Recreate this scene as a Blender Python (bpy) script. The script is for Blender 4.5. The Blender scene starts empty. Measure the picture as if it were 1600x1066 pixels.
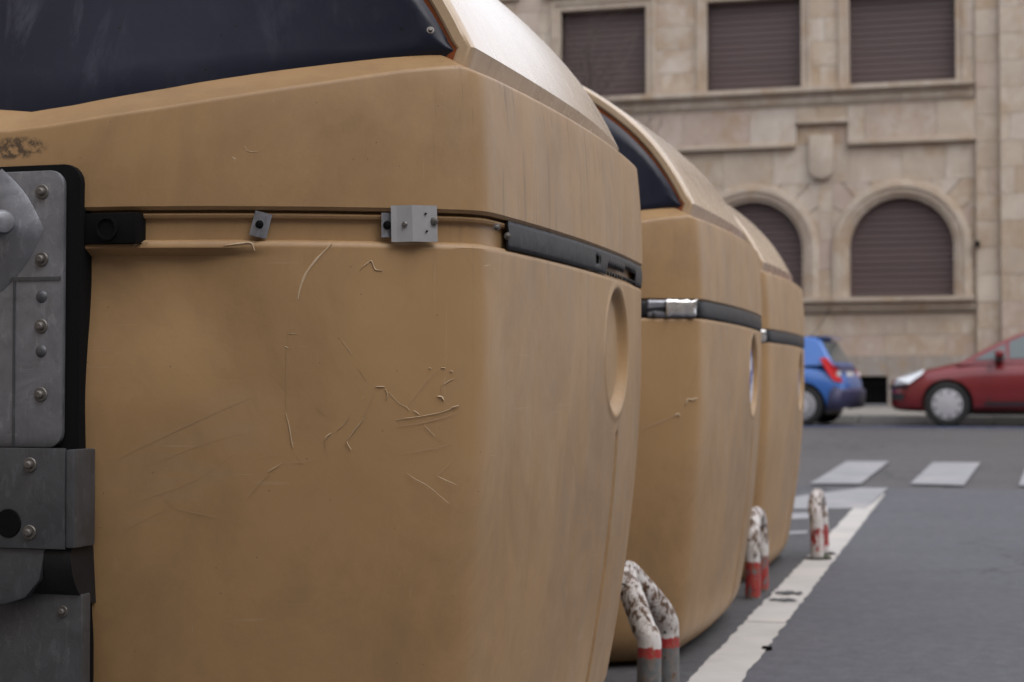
import bpy, bmesh, math, random
import numpy as np
from mathutils import Vector, Matrix
random.seed(7); np.random.seed(7)
S = bpy.context.scene
C = S.collection
R = math.radians

# ------------------------------------------------------------------ camera
F = 2600.0; CX, CY = 800.0, 533.0; HOR = 605.0
CAMH = 0.90
YAW = math.atan((1552-CX)/F); PITCH = math.atan((HOR-CY)/F)
cd = bpy.data.cameras.new('camera'); cam = bpy.data.objects.new('camera', cd); C.objects.link(cam)
cd.sensor_width = 36; cd.lens = F/1600*36; cd.clip_start = .05; cd.clip_end = 2000
cam.location = (0, 0, CAMH); cam.rotation_euler = (math.pi/2+PITCH, 0, YAW)
cd.dof.use_dof = True; cd.dof.focus_distance = 3.0; cd.dof.aperture_fstop = 5.2
S.camera = cam
S.render.resolution_x = 1024; S.render.resolution_y = 682
# ------------------------------------------------------------------ sky
SUN_EL, SUN_ROT = R(52), R(122)
w = bpy.data.worlds.new('World'); S.world = w; w.use_nodes = True
nt = w.node_tree; bg = nt.nodes['Background']
sky = nt.nodes.new('ShaderNodeTexSky'); sky.sky_type = 'NISHITA'; sky.sun_disc = False
sky.sun_elevation = SUN_EL; sky.sun_rotation = SUN_ROT; sky.dust_density = 6; sky.air_density = 1.0; sky.ozone_density = 1
hs = nt.nodes.new('ShaderNodeHueSaturation'); hs.inputs['Saturation'].default_value = .5
nt.links.new(sky.outputs[0], hs.inputs['Color'])
cl = nt.nodes.new('ShaderNodeMix'); cl.data_type = 'RGBA'; cl.inputs[0].default_value = .7     # even cloud cover over the sky
cl.inputs[7].default_value = (5.9, 6.1, 6.6, 1)
nt.links.new(hs.outputs[0], cl.inputs[6]); nt.links.new(cl.outputs[2], bg.inputs[0])
bg.inputs[1].default_value = .15
# ------------------------------------------------------------------ sun (overcast: large and weak)
sl = bpy.data.lights.new('sun', 'SUN'); sun = bpy.data.objects.new('sun', sl); C.objects.link(sun)
sl.energy = .5; sl.angle = R(50); sl.color = (1, .98, .96)
sd = Vector((math.sin(SUN_ROT)*math.cos(SUN_EL), math.cos(SUN_ROT)*math.cos(SUN_EL), math.sin(SUN_EL)))
sun.rotation_euler = sd.to_track_quat('Z', 'Y').to_euler()
# ------------------------------------------------------------------ exposure
S.view_settings.view_transform = 'Standard'; S.view_settings.look = 'None'
S.view_settings.gamma = 1; S.view_settings.exposure = .80
S.render.engine = 'CYCLES'

# ------------------------------------------------------------------ pixel -> ray
_m = cam.rotation_euler.to_matrix()
def ray(px, py):
    return _m @ Vector(((px-CX)/F, (CY-py)/F, -1))
def at_y(px, py, Y):
    d = ray(px, py); t = Y/d.y
    return Vector((d.x*t, Y, CAMH+d.z*t))
def at_x(px, py, X):
    d = ray(px, py); t = X/d.x
    return Vector((X, d.y*t, CAMH+d.z*t))
Y_FLAT, Y_UP, Z_UP = 14.0, 23.6, .35
def gz(Y):
    return 0 if Y <= Y_FLAT else min(1, (Y-Y_FLAT)/(Y_UP-Y_FLAT))*Z_UP
def at_ground(px, py):
    d = ray(px, py); lo, hi = 1.0, 60.0
    for _ in range(50):
        t = (lo+hi)/2
        if CAMH+d.z*t > gz(d.y*t): lo = t
        else: hi = t
    return Vector((d.x*lo, d.y*lo, gz(d.y*lo)))

# ------------------------------------------------------------------ node helpers
def new_mat(name):
    m = bpy.data.materials.new(name); m.use_nodes = True
    return m, m.node_tree, m.node_tree.nodes['Principled BSDF']
def N(nt, t, **kw):
    n = nt.nodes.new(t)
    for k, v in kw.items():
        if k in n.inputs: n.inputs[k].default_value = v
        else: setattr(n, k, v)
    return n
def coords(nt, scale=(1,1,1), kind='Object', loc=(0,0,0)):
    tc = nt.nodes.new('ShaderNodeTexCoord'); mp = nt.nodes.new('ShaderNodeMapping')
    mp.inputs['Scale'].default_value = scale; mp.inputs['Location'].default_value = loc
    nt.links.new(tc.outputs[kind], mp.inputs['Vector']); return mp.outputs[0]
def noise(nt, scale, detail=4, rough=.55, vec=None, dist=0):
    n = N(nt, 'ShaderNodeTexNoise'); n.inputs['Scale'].default_value = scale; n.inputs['Detail'].default_value = detail
    n.inputs['Roughness'].default_value = rough; n.inputs['Distortion'].default_value = dist
    if vec is not None: nt.links.new(vec, n.inputs['Vector'])
    return n.outputs[0]
def ramp(nt, v, p0, p1, c0=(0,0,0,1), c1=(1,1,1,1)):
    r = nt.nodes.new('ShaderNodeValToRGB'); e = r.color_ramp.elements
    e[0].position = p0; e[1].position = p1; e[0].color = c0; e[1].color = c1
    nt.links.new(v, r.inputs[0]); return r.outputs[0]
def mix(nt, f, a, b, blend='MIX'):
    m = nt.nodes.new('ShaderNodeMix'); m.data_type = 'RGBA'; m.blend_type = blend
    for s, v in ((0, f), (6, a), (7, b)):
        if hasattr(v, 'links') or isinstance(v, bpy.types.NodeSocket): nt.links.new(v, m.inputs[s])
        else: m.inputs[s].default_value = v if s == 0 else (v if len(v) == 4 else (*v, 1))
    return m.outputs[2]
def math_n(nt, op, a, b=None):
    m = nt.nodes.new('ShaderNodeMath'); m.operation = op
    for i, v in enumerate((a, b)):
        if v is None: continue
        if isinstance(v, bpy.types.NodeSocket): nt.links.new(v, m.inputs[i])
        else: m.inputs[i].default_value = v
    return m.outputs[0]
def bump(nt, b, h, strength=.2, dist=.01):
    n = nt.nodes.new('ShaderNodeBump'); n.inputs['Strength'].default_value = strength; n.inputs['Distance'].default_value = dist
    nt.links.new(h, n.inputs['Height']); nt.links.new(n.outputs[0], b.inputs['Normal'])
def sep(nt, vec):
    s = nt.nodes.new('ShaderNodeSeparateXYZ'); nt.links.new(vec, s.inputs[0]); return s.outputs
def smooth(nt, v, lo, hi):
    m = nt.nodes.new('ShaderNodeMapRange'); m.interpolation_type = 'SMOOTHSTEP'
    nt.links.new(v, m.inputs[0]); m.inputs[1].default_value = lo; m.inputs[2].default_value = hi
    return m.outputs[0]
def simple(name, col, rough=.5, metal=0, var=.25, scale=20, bstr=0, coat=0):
    m, nt, b = new_mat(name)
    v = noise(nt, scale, 5, .6, coords(nt))
    c = mix(nt, v, tuple(x*(1-var) for x in col), tuple(min(1, x*(1+var)) for x in col))
    nt.links.new(c, b.inputs['Base Color'])
    rr = nt.nodes.new('ShaderNodeMapRange'); nt.links.new(v, rr.inputs[0])
    rr.inputs[3].default_value = max(.02, rough-.08); rr.inputs[4].default_value = min(1, rough+.08)
    nt.links.new(rr.outputs[0], b.inputs['Roughness'])
    b.inputs['Metallic'].default_value = metal; b.inputs['Coat Weight'].default_value = coat
    if bstr: bump(nt, b, v, bstr, .004)
    return m

# ------------------------------------------------------------------ materials
TAN = (.352, .216, .100)
def plastic_material(name, base, lid=False):
    m, nt, b = new_mat(name)
    vec = coords(nt)
    big = noise(nt, 2.2, 4, .6, vec)
    col = mix(nt, ramp(nt, big, .3, .72), tuple(x*.90 for x in base), tuple(min(1, x*1.07) for x in base))
    # rain streaks on the upper body and lid
    if lid:
        st = noise(nt, 1, 6, .7, coords(nt, (9, 70, 9)))
        st2 = noise(nt, 1, 3, .6, coords(nt, (3, 22, 3)))
        col = mix(nt, math_n(nt, 'MULTIPLY', ramp(nt, st, .50, .72), .35), col, (.27, .17, .09))
        col = mix(nt, math_n(nt, 'MULTIPLY', ramp(nt, st2, .45, .75), .5), col, (.66, .53, .40))
    else:
        st = noise(nt, 1, 3, .55, coords(nt, (75, 75, .7)))
        sx = sep(nt, coords(nt))
        side = smooth(nt, math_n(nt, 'ABSOLUTE', sx[0]), .70, .86)
        high = smooth(nt, sx[2], 1.0, 1.3)
        msk = math_n(nt, 'MULTIPLY', math_n(nt, 'ADD', math_n(nt, 'MULTIPLY', side, .8), .05), math_n(nt, 'ADD', math_n(nt, 'MULTIPLY', high, .8), .2))
        col = mix(nt, math_n(nt, 'MULTIPLY', ramp(nt, st, .58, .66), math_n(nt, 'MULTIPLY', msk, .85)), col, (.16, .095, .048))
        # patchy paler tone, stronger on the long sides
        bl = noise(nt, 1, 6, .7, coords(nt, (7, 7, 2.6), loc=(3, 1, 0)))
        col = mix(nt, math_n(nt, 'MULTIPLY', ramp(nt, bl, .42, .72), math_n(nt, 'ADD', math_n(nt, 'MULTIPLY', side, .42), .03)), col, (.385, .290, .195))
        # rubbed patch and black smear beside the lifting plate
        sc_n = noise(nt, 1, 6, .75, coords(nt, (5, 5, 22)), .8)
        ell = math_n(nt, 'ADD', math_n(nt, 'POWER', math_n(nt, 'MULTIPLY', math_n(nt, 'SUBTRACT', sx[0], .33), 5.2), 2.0), math_n(nt, 'POWER', math_n(nt, 'MULTIPLY', math_n(nt, 'SUBTRACT', math_n(nt, 'SUBTRACT', sx[2], math_n(nt, 'MULTIPLY', sx[0], .55)), .59), 9.0), 2.0))
        em = smooth(nt, math_n(nt, 'SUBTRACT', 1.0, ell), 0, .7)
        col = mix(nt, math_n(nt, 'MULTIPLY', math_n(nt, 'MULTIPLY', ramp(nt, sc_n, .42, .66), em), .30), col, (.33, .245, .17))
        el2 = math_n(nt, 'ADD', math_n(nt, 'POWER', math_n(nt, 'MULTIPLY', math_n(nt, 'SUBTRACT', sx[0], .02), 14.0), 2.0), math_n(nt, 'POWER', math_n(nt, 'MULTIPLY', math_n(nt, 'SUBTRACT', sx[2], 1.328), 42.0), 2.0))
        em2 = smooth(nt, math_n(nt, 'SUBTRACT', 1.0, el2), 0, .6)
        col = mix(nt, math_n(nt, 'MULTIPLY', math_n(nt, 'MULTIPLY', ramp(nt, noise(nt, 60, 5, .7, vec), .42, .56), em2), .85), col, (.035, .025, .02))
        # grime film in clouds
        gr_ = noise(nt, 3.6, 7, .72, coords(nt, (1, 1, .7), loc=(9, 4, 2)), .5)
        col = mix(nt, math_n(nt, 'MULTIPLY', ramp(nt, gr_, .44, .68), .42), col, (.17, .105, .055))
        # darker in patches towards the bottom skirt
        dn = noise(nt, 5, 6, .7, coords(nt, (1, 1, .6)))
        low = smooth(nt, math_n(nt, 'SUBTRACT', .5, sx[2]), 0, .5)
        col = mix(nt, math_n(nt, 'MULTIPLY', ramp(nt, dn, .45, .75), math_n(nt, 'MULTIPLY', low, .4)), col, (.18, .11, .06))
    # fine crossing scratches
    for i, (sc, rot) in enumerate((((3, 3, 160), .5), ((4, 4, 130), -.7), ((150, 150, 3), .12))):
        tc = nt.nodes.new('ShaderNodeTexCoord'); mp = nt.nodes.new('ShaderNodeMapping')
        mp.inputs['Rotation'].default_value = (rot, rot*.8, 0); mp.inputs['Scale'].default_value = sc
        nt.links.new(tc.outputs['Object'], mp.inputs[0])
        sn = noise(nt, 1, 2, .5, mp.outputs[0], .3)
        gate = ramp(nt, noise(nt, 4+i, 3, .6, coords(nt, loc=(i*3.1, 0, 0))), .55, .68)
        col = mix(nt, math_n(nt, 'MULTIPLY', math_n(nt, 'MULTIPLY', ramp(nt, sn, .69, .73), gate), .35), col, (.46, .35, .25))
    specks = N(nt, 'ShaderNodeTexVoronoi'); specks.inputs['Scale'].default_value = 26
    nt.links.new(vec, specks.inputs['Vector'])
    col = mix(nt, ramp(nt, specks.outputs['Distance'], .035, .05, (.7,.7,.7,1), (0,0,0,1)), col, (.16, .10, .06))
    nt.links.new(col, b.inputs['Base Color'])
    rn = noise(nt, 9, 5, .65, vec)
    rr = nt.nodes.new('ShaderNodeMapRange'); nt.links.new(rn, rr.inputs[0])
    rr.inputs[3].default_value = .20 if lid else .36; rr.inputs[4].default_value = .34 if lid else .58
    nt.links.new(rr.outputs[0], b.inputs['Roughness'])
    b.inputs['IOR'].default_value = 1.5
    if lid: b.inputs['Coat Weight'].default_value = 1.0; b.inputs['Coat Roughness'].default_value = .22
    hb = math_n(nt, 'ADD', math_n(nt, 'MULTIPLY', noise(nt, 6, 3, .5, vec), 1.0), math_n(nt, 'MULTIPLY', noise(nt, 140, 2, .5, vec), .05))
    bump(nt, b, hb, .25, .012)
    return m
M = {}
M['plastic'] = plastic_material('tan_plastic', TAN)
M['lid'] = plastic_material('sheen_lid_plastic', (.54, .40, .26), True)  # base paler than the body tan: sky sheen put into the colour
M['scrape'] = simple('scraped_plastic', (.45, .335, .215), .6, 0, .2, 90)
M['scrape_faint'] = simple('faint_scratch_plastic', (.345, .225, .125), .55, 0, .15, 60)
M['lining'] = simple('orange_lid_lining', (.26, .065, .015), .5, 0, .25, 12)
M['rubber'] = simple('black_rubber', (.013, .0135, .016), .46, 0, .5, 30, .3)
M['rubber'].node_tree.nodes['Principled BSDF'].inputs['Specular IOR Level'].default_value = .28
M['black'] = simple('black_recess', (.0035, .0035, .004), .8, 0, .3, 20)
M['black'].node_tree.nodes['Principled BSDF'].inputs['Specular IOR Level'].default_value = .15
def panel_material():
    m, nt, b = new_mat('navy_black_panel')
    v = coords(nt)
    sm = noise(nt, 1, 5, .7, coords(nt, (7, 7, 1.6), loc=(.4, 0, .3)), 1.5)
    g = ramp(nt, noise(nt, 3.0, 2, .5, coords(nt, loc=(2.2, 0, 1))), .50, .68)
    c = mix(nt, math_n(nt, 'MULTIPLY', math_n(nt, 'MULTIPLY', ramp(nt, sm, .52, .74), g), .55), (.008, .011, .026), (.10, .105, .14))
    vo = N(nt, 'ShaderNodeTexVoronoi'); vo.inputs['Scale'].default_value = 22; nt.links.new(v, vo.inputs['Vector'])
    c = mix(nt, ramp(nt, vo.outputs['Distance'], .05, .08, (1,1,1,1), (0,0,0,1)), c, (.003, .003, .005))
    nt.links.new(c, b.inputs['Base Color'])
    nt.links.new(ramp(nt, noise(nt, 8, 5, .6, v), .2, .8, (.30,)*3+(1,), (.48,)*3+(1,)), b.inputs['Roughness'])
    b.inputs['Specular IOR Level'].default_value = .34
    bump(nt, b, noise(nt, 12, 4, .5, v), .12, .01)
    return m
M['panel'] = panel_material()
def galv_material(name, lo, hi, rough=.45):
    m, nt, b = new_mat(name); v = coords(nt)
    a = noise(nt, 18, 8, .78, v, .8); s = noise(nt, 1, 5, .7, coords(nt, (70, 70, 24)), .6)
    c = mix(nt, ramp(nt, a, .15, .85), lo, hi)
    c = mix(nt, math_n(nt, 'MULTIPLY', ramp(nt, s, .54, .74), .45), c, tuple(x*1.6 for x in hi))
    c = mix(nt, ramp(nt, noise(nt, 6, 6, .7, coords(nt, (1, 1, .45), loc=(5, 2, 1))), .60, .74), c, (.05, .046, .044))
    nt.links.new(c, b.inputs['Base Color']); b.inputs['Metallic'].default_value = .75
    nt.links.new(ramp(nt, a, .2, .8, (rough-.12,)*3+(1,), (rough+.15,)*3+(1,)), b.inputs['Roughness'])
    bump(nt, b, a, .25, .006)
    return m
M['galv'] = galv_material('galvanised_steel', (.17, .178, .20), (.33, .34, .375))
M['galv_dark'] = galv_material('dull_dark_steel', (.085, .09, .10), (.15, .155, .17), .5)
M['zinc'] = simple('dull_zinc', (.34, .34, .355), .55, .35, .12, 40)
M['tape'] = simple('silver_tape', (.72, .72, .72), .28, .85, .1, 30, .4)
M['bolt'] = simple('weathered_bolt', (.17, .16, .15), .5, .7, .5, 60)
M['sticker'] = None

def stone_material(name, cols, rough=.85, big=1.0):
    m, nt, b = new_mat(name)
    oi = nt.nodes.new('ShaderNodeObjectInfo'); r = nt.nodes.new('ShaderNodeValToRGB')
    e = r.color_ramp.elements
    while len(e) < len(cols): e.new(.5)
    for i, c in enumerate(cols): e[i].position = i/(len(cols)-1); e[i].color = (*c, 1)
    nt.links.new(oi.outputs['Random'], r.inputs[0])
    def ocoords(scale=(1, 1, 1)):
        tc = nt.nodes.new('ShaderNodeTexCoord'); a_ = nt.nodes.new('ShaderNodeVectorMath'); a_.operation = 'ADD'; k_ = nt.nodes.new('ShaderNodeVectorMath'); k_.operation = 'SCALE'
        cmb = nt.nodes.new('ShaderNodeCombineXYZ')
        for q in range(3): nt.links.new(oi.outputs['Random'], cmb.inputs[q])
        nt.links.new(cmb.outputs[0], k_.inputs[0]); k_.inputs['Scale'].default_value = 37.0
        nt.links.new(tc.outputs['Object'], a_.inputs[0]); nt.links.new(k_.outputs[0], a_.inputs[1])
        mp = nt.nodes.new('ShaderNodeMapping'); mp.inputs['Scale'].default_value = scale; nt.links.new(a_.outputs[0], mp.inputs[0]); return mp.outputs[0]
    v = ocoords()
    n = noise(nt, 1.6*big, 7, .68, v, .4)
    c = mix(nt, ramp(nt, n, .34, .68), mix(nt, .45, r.outputs[0], (.26, .19, .145)), r.outputs[0])
    n2 = noise(nt, 2.6*big, 6, .7, ocoords((1, 1, .8)), .5)
    c = mix(nt, math_n(nt, 'MULTIPLY', ramp(nt, n2, .52, .70), .5), c, (.58, .52, .46))
    n3 = noise(nt, 2.0*big, 5, .65, ocoords((1.1, 1, .9)))
    c = mix(nt, math_n(nt, 'MULTIPLY', ramp(nt, n3, .50, .68), .55), c, (.33, .215, .115))
    nt.links.new(c, b.inputs['Base Color']); b.inputs['Roughness'].default_value = rough
    bump(nt, b, noise(nt, 25, 5, .6, v), .3, .01)
    return m
M['stone'] = stone_material('sandstone', [(.46,.38,.30), (.54,.47,.39), (.43,.34,.25), (.50,.42,.33), (.46,.365,.31), (.56,.50,.43)])
M['trim'] = stone_material('carved_sandstone', [(.44,.37,.295), (.47,.40,.325), (.42,.345,.275)])
M['granite'] = stone_material('grey_granite', [(.27,.245,.225), (.30,.275,.25)], .8, 2)
def shutter_material():
    m, nt, b = new_mat('brown_shutter')
    n = noise(nt, 1, 3, .6, coords(nt, (.4, .4, 9)))
    n2 = noise(nt, 3, 4, .6, coords(nt))
    c = mix(nt, n, (.055, .033, .032), (.112, .072, .070)); c = mix(nt, math_n(nt, 'MULTIPLY', n2, .4), c, (.075, .058, .06))
    nt.links.new(c, b.inputs['Base Color']); b.inputs['Roughness'].default_value = .55
    return m
M['shutter'] = shutter_material()
def asphalt_material(name, base, warm):
    m, nt, b = new_mat(name); v = coords(nt)
    fine = noise(nt, 75, 6, .85, v); mid = noise(nt, 2.0, 6, .65, v); patch = noise(nt, .5, 4, .6, coords(nt, (1, 2, 1)))
    c = mix(nt, ramp(nt, fine, .3, .7), tuple(x*.45 for x in base), tuple(x*1.6 for x in base))
    c = mix(nt, math_n(nt, 'MULTIPLY', ramp(nt, mid, .4, .7), .5), c, warm)
    c = mix(nt, math_n(nt, 'MULTIPLY', ramp(nt, patch, .48, .62), .3), c, tuple(x*.65 for x in base))
    c = mix(nt, math_n(nt, 'MULTIPLY', ramp(nt, noise(nt, 7, 5, .7, coords(nt, (2.2, 1, 1), loc=(4, 4, 0))), .68, .78), .5), c, (.20, .20, .21))
    mm = noise(nt, 14, 6, .75, coords(nt, loc=(1, 2, 3)))
    c = mix(nt, ramp(nt, mm, .35, .7), mix(nt, .35, c, (.03, .03, .034)), mix(nt, .2, c, (.16, .16, .17)))
    vo = N(nt, 'ShaderNodeTexVoronoi', feature='DISTANCE_TO_EDGE'); vo.inputs['Scale'].default_value = .55
    wv = nt.nodes.new('ShaderNodeVectorMath'); wv.operation = 'ADD'; nz_ = N(nt, 'ShaderNodeTexNoise'); nz_.inputs['Scale'].default_value = 2.5; nz_.inputs['Detail'].default_value = 6
    nt.links.new(v, nz_.inputs['Vector']); nt.links.new(v, wv.inputs[0]); nt.links.new(nz_.outputs[1], wv.inputs[1]); nt.links.new(wv.outputs[0], vo.inputs['Vector'])
    gate = ramp(nt, noise(nt, .35, 3, .5, coords(nt, loc=(2, 7, 0))), .50, .60)
    c = mix(nt, math_n(nt, 'MULTIPLY', ramp(nt, vo.outputs['Distance'], .006, .014, (1,1,1,1), (0,0,0,1)), gate), c, (.03, .03, .032))
    nt.links.new(c, b.inputs['Base Color']); b.inputs['Roughness'].default_value = .82
    bump(nt, b, fine, .5, .006)
    return m
M['asphalt'] = asphalt_material('asphalt', (.086, .086, .103), (.102, .101, .116))
M['asphalt2'] = asphalt_material('cross_street_asphalt', (.080, .074, .075), (.095, .085, .083))
M['asphalt3'] = asphalt_material('bay_asphalt', (.062, .061, .066), (.075, .072, .074))
def paint_material(name, col, wear=.6):
    m, nt, b = new_mat(name); v = coords(nt)
    n = noise(nt, 16, 7, .75, v, .4); n2 = noise(nt, 2.4, 5, .65, v); n3 = noise(nt, 1, 4, .6, coords(nt, (6, 60, 1)))
    c = mix(nt, ramp(nt, n2, .35, .7), tuple(x*.78 for x in col), col)
    c = mix(nt, math_n(nt, 'MULTIPLY', ramp(nt, n2, .55, .75), .35), c, (.42, .33, .25))
    c = mix(nt, math_n(nt, 'MULTIPLY', ramp(nt, n3, .55, .72), .35), c, (.34, .31, .29))
    c = mix(nt, ramp(nt, n, wear, wear+.07), c, (.09, .088, .09))
    nt.links.new(c, b.inputs['Base Color']); b.inputs['Roughness'].default_value = .75
    bump(nt, b, n, .3, .004)
    return m
M['paint'] = paint_material('worn_white_road_paint', (.50, .48, .46), .66)
M['paint2'] = paint_material('crosswalk_paint', (.30, .30, .32), .68)
M['blue_paint'] = paint_material('blue_parking_line', (.10, .14, .27), .6)
M['pavement'] = simple('pavement_slabs', (.25, .235, .215), .85, 0, .25, 3, .3)
M['kerb'] = simple('granite_kerb', (.22, .215, .205), .8, 0, .25, 6, .3)

# ------------------------------------------------------------------ mesh helpers
def link(name, me, mat, parent=None, smooth_angle=None):
    o = bpy.data.objects.new(name, me); C.objects.link(o)
    if mat is not None and not me.materials: me.materials.append(M[mat] if isinstance(mat, str) else mat)
    if smooth_angle is not None:
        me.polygons.foreach_set('use_smooth', [True]*len(me.polygons))
        me.set_sharp_from_angle(angle=R(smooth_angle))
    if parent is not None: o.parent = parent
    return o
def mesh(name, v, f, mat, parent=None, sm=None):
    me = bpy.data.meshes.new(name); me.from_pydata([tuple(p) for p in v], [], f); me.update()
    bm = bmesh.new(); bm.from_mesh(me); bmesh.ops.recalc_face_normals(bm, faces=bm.faces); bm.to_mesh(me); bm.free()
    return link(name, me, mat, parent, sm)
def empty(name, loc=(0,0,0), rz=0):
    o = bpy.data.objects.new(name, None); C.objects.link(o); o.location = loc; o.rotation_euler = (0,0,rz); o.empty_display_size = .1
    return o
def tag(o, label, cat, group=None):
    o['label'] = label; o['category'] = cat
    if group: o['group'] = group
    return o
def structure(o): o['kind'] = 'structure'; return o
def box(name, lo, hi, mat, parent=None, bev=0, seg=2, rot=None, piv=None):
    bm = bmesh.new(); bmesh.ops.create_cube(bm, size=1)
    lo, hi = Vector(lo), Vector(hi); c = (lo+hi)/2; s = hi-lo
    for v in bm.verts: v.co = Vector((v.co.x*s.x, v.co.y*s.y, v.co.z*s.z))
    if bev: bmesh.ops.bevel(bm, geom=list(bm.edges), offset=bev, segments=seg, affect='EDGES', profile=.6)
    if rot: bmesh.ops.rotate(bm, verts=bm.verts, cent=(0,0,0), matrix=rot)
    bmesh.ops.translate(bm, verts=bm.verts, vec=c)
    me = bpy.data.meshes.new(name); bm.to_mesh(me); bm.free()
    return link(name, me, mat, parent, 40 if bev else None)
def prism(name, poly, d0, d1, plane, mat, parent=None, bev=0, sm=40):
    """poly in 2D; plane 'xz' extrudes y from d0 to d1, 'xy' extrudes z"""
    bm = bmesh.new()
    mk = (lambda p, d: (p[0], d, p[1])) if plane == 'xz' else ((lambda p, d: (p[0], p[1], d)) if plane == 'xy' else (lambda p, d: (d, p[0], p[1])))
    a = [bm.verts.new(mk(p, d0)) for p in poly]; b = [bm.verts.new(mk(p, d1)) for p in poly]
    n = len(poly)
    bm.faces.new(a); bm.faces.new(b[::-1])
    for i in range(n): bm.faces.new((a[i], b[i], b[(i+1) % n], a[(i+1) % n]))
    bmesh.ops.recalc_face_normals(bm, faces=bm.faces)
    if bev: 
        es = [e for e in bm.edges if abs(mkd(e.verts[0].co, plane)-mkd(e.verts[1].co, plane)) < 1e-6]
        bmesh.ops.bevel(bm, geom=es, offset=bev, segments=2, affect='EDGES', profile=.6)
    me = bpy.data.meshes.new(name); bm.to_mesh(me); bm.free()
    return link(name, me, mat, parent, sm)
def mkd(co, plane): return co.y if plane == 'xz' else (co.z if plane == 'xy' else co.x)
def tube(name, path, rad, mat, parent=None, n=14, caps=True):
    path = [Vector(p) for p in path]; rads = rad if isinstance(rad, (list, tuple)) else [rad]*len(path)
    v, f = [], []; up = None
    for i, p in enumerate(path):
        t = (path[min(i+1, len(path)-1)]-path[max(i-1, 0)]).normalized()
        if up is None: up = t.orthogonal().normalized()
        up = (up-t*up.dot(t)).normalized(); s = t.cross(up)
        for k in range(n):
            a = 2*math.pi*k/n; v.append(p+(up*math.cos(a)+s*math.sin(a))*rads[i])
    for i in range(len(path)-1):
        for k in range(n):
            f.append((i*n+k, i*n+(k+1) % n, (i+1)*n+(k+1) % n, (i+1)*n+k))
    if caps: f.append(tuple(range(n))); f.append(tuple(range((len(path)-1)*n, len(path)*n)))
    return mesh(name, v, f, mat, parent, 50)
def lathe(name, prof, axis, c, mat, parent=None, n=24, sm=35):
    """prof: (radius, height along axis); axis a Vector; c the base"""
    ax = Vector(axis).normalized(); u = ax.orthogonal().normalized(); s = ax.cross(u); c = Vector(c)
    v, f = [], []
    for r, h in prof:
        for k in range(n):
            a = 2*math.pi*k/n; v.append(c+ax*h+(u*math.cos(a)+s*math.sin(a))*r)
    for i in range(len(prof)-1):
        for k in range(n): f.append((i*n+k, i*n+(k+1) % n, (i+1)*n+(k+1) % n, (i+1)*n+k))
    f.append(tuple(range(n))); f.append(tuple(range((len(prof)-1)*n, len(prof)*n)))
    return mesh(name, v, f, mat, parent, sm)
def rrect(x0, z0, x1, z1, r, n=5):
    out = []
    for cx, cz, a0 in ((x1-r, z1-r, 0), (x0+r, z1-r, 90), (x0+r, z0+r, 180), (x1-r, z0+r, 270)):
        for i in range(n+1):
            a = R(a0+90*i/n); out.append((cx+r*math.cos(a), cz+r*math.sin(a)))
    return out
def catmull(pts, k=8):
    P = [Vector(p) for p in pts]; P = [P[0]*2-P[1]]+P+[P[-1]*2-P[-2]]; out = []
    for i in range(1, len(P)-2):
        for j in range(k):
            t = j/k; a, b, c, d = P[i-1], P[i], P[i+1], P[i+2]
            out.append(.5*((2*b)+(c-a)*t+(2*a-5*b+4*c-d)*t*t+(3*b-a-3*c+d)*t**3))
    out.append(P[-2]); return out

# ================================================================== GROUND
def strip(name, x0, x1, ys, dz, mat, parent=None):
    v, f = [], []
    for y in ys: v += [(x0, y, gz(y)+dz), (x1, y, gz(y)+dz)]
    for i in range(len(ys)-1): f.append((2*i, 2*i+1, 2*i+3, 2*i+2))
    return mesh(name, v, f, mat, parent)
YS = [-400, -60, 0, 8, Y_FLAT, 16, 18, 20, 22, Y_UP, 26, 60, 900]
ground = structure(strip('ground', -600, 600, YS, -.008, 'asphalt2'))
road = structure(strip('road', -3.42, 14, [-60, 0, 6, 10, Y_FLAT, 14.72], .004, 'asphalt'))
bay = structure(mesh('parking_bay', [(-3.4,-60,.0065),(-.10,-60,.0065),(-.80,4,.0065),(-.945,14.0,.0065),(-3.4,14.0,.0065)], [(0,1,2,3,4)], 'asphalt3'))
def ground_poly(name, pts, dz, mat, parent, sub=1):
    g = []
    n = len(pts)
    for i in range(n):
        a, b = Vector(pts[i]), Vector(pts[(i+1) % n])
        for k in range(sub): p = a.lerp(b, k/sub); g.append(Vector((p.x, p.y, gz(p.y)+dz)))
    return mesh(name, g, [tuple(range(len(g)))], mat, parent)
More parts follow.
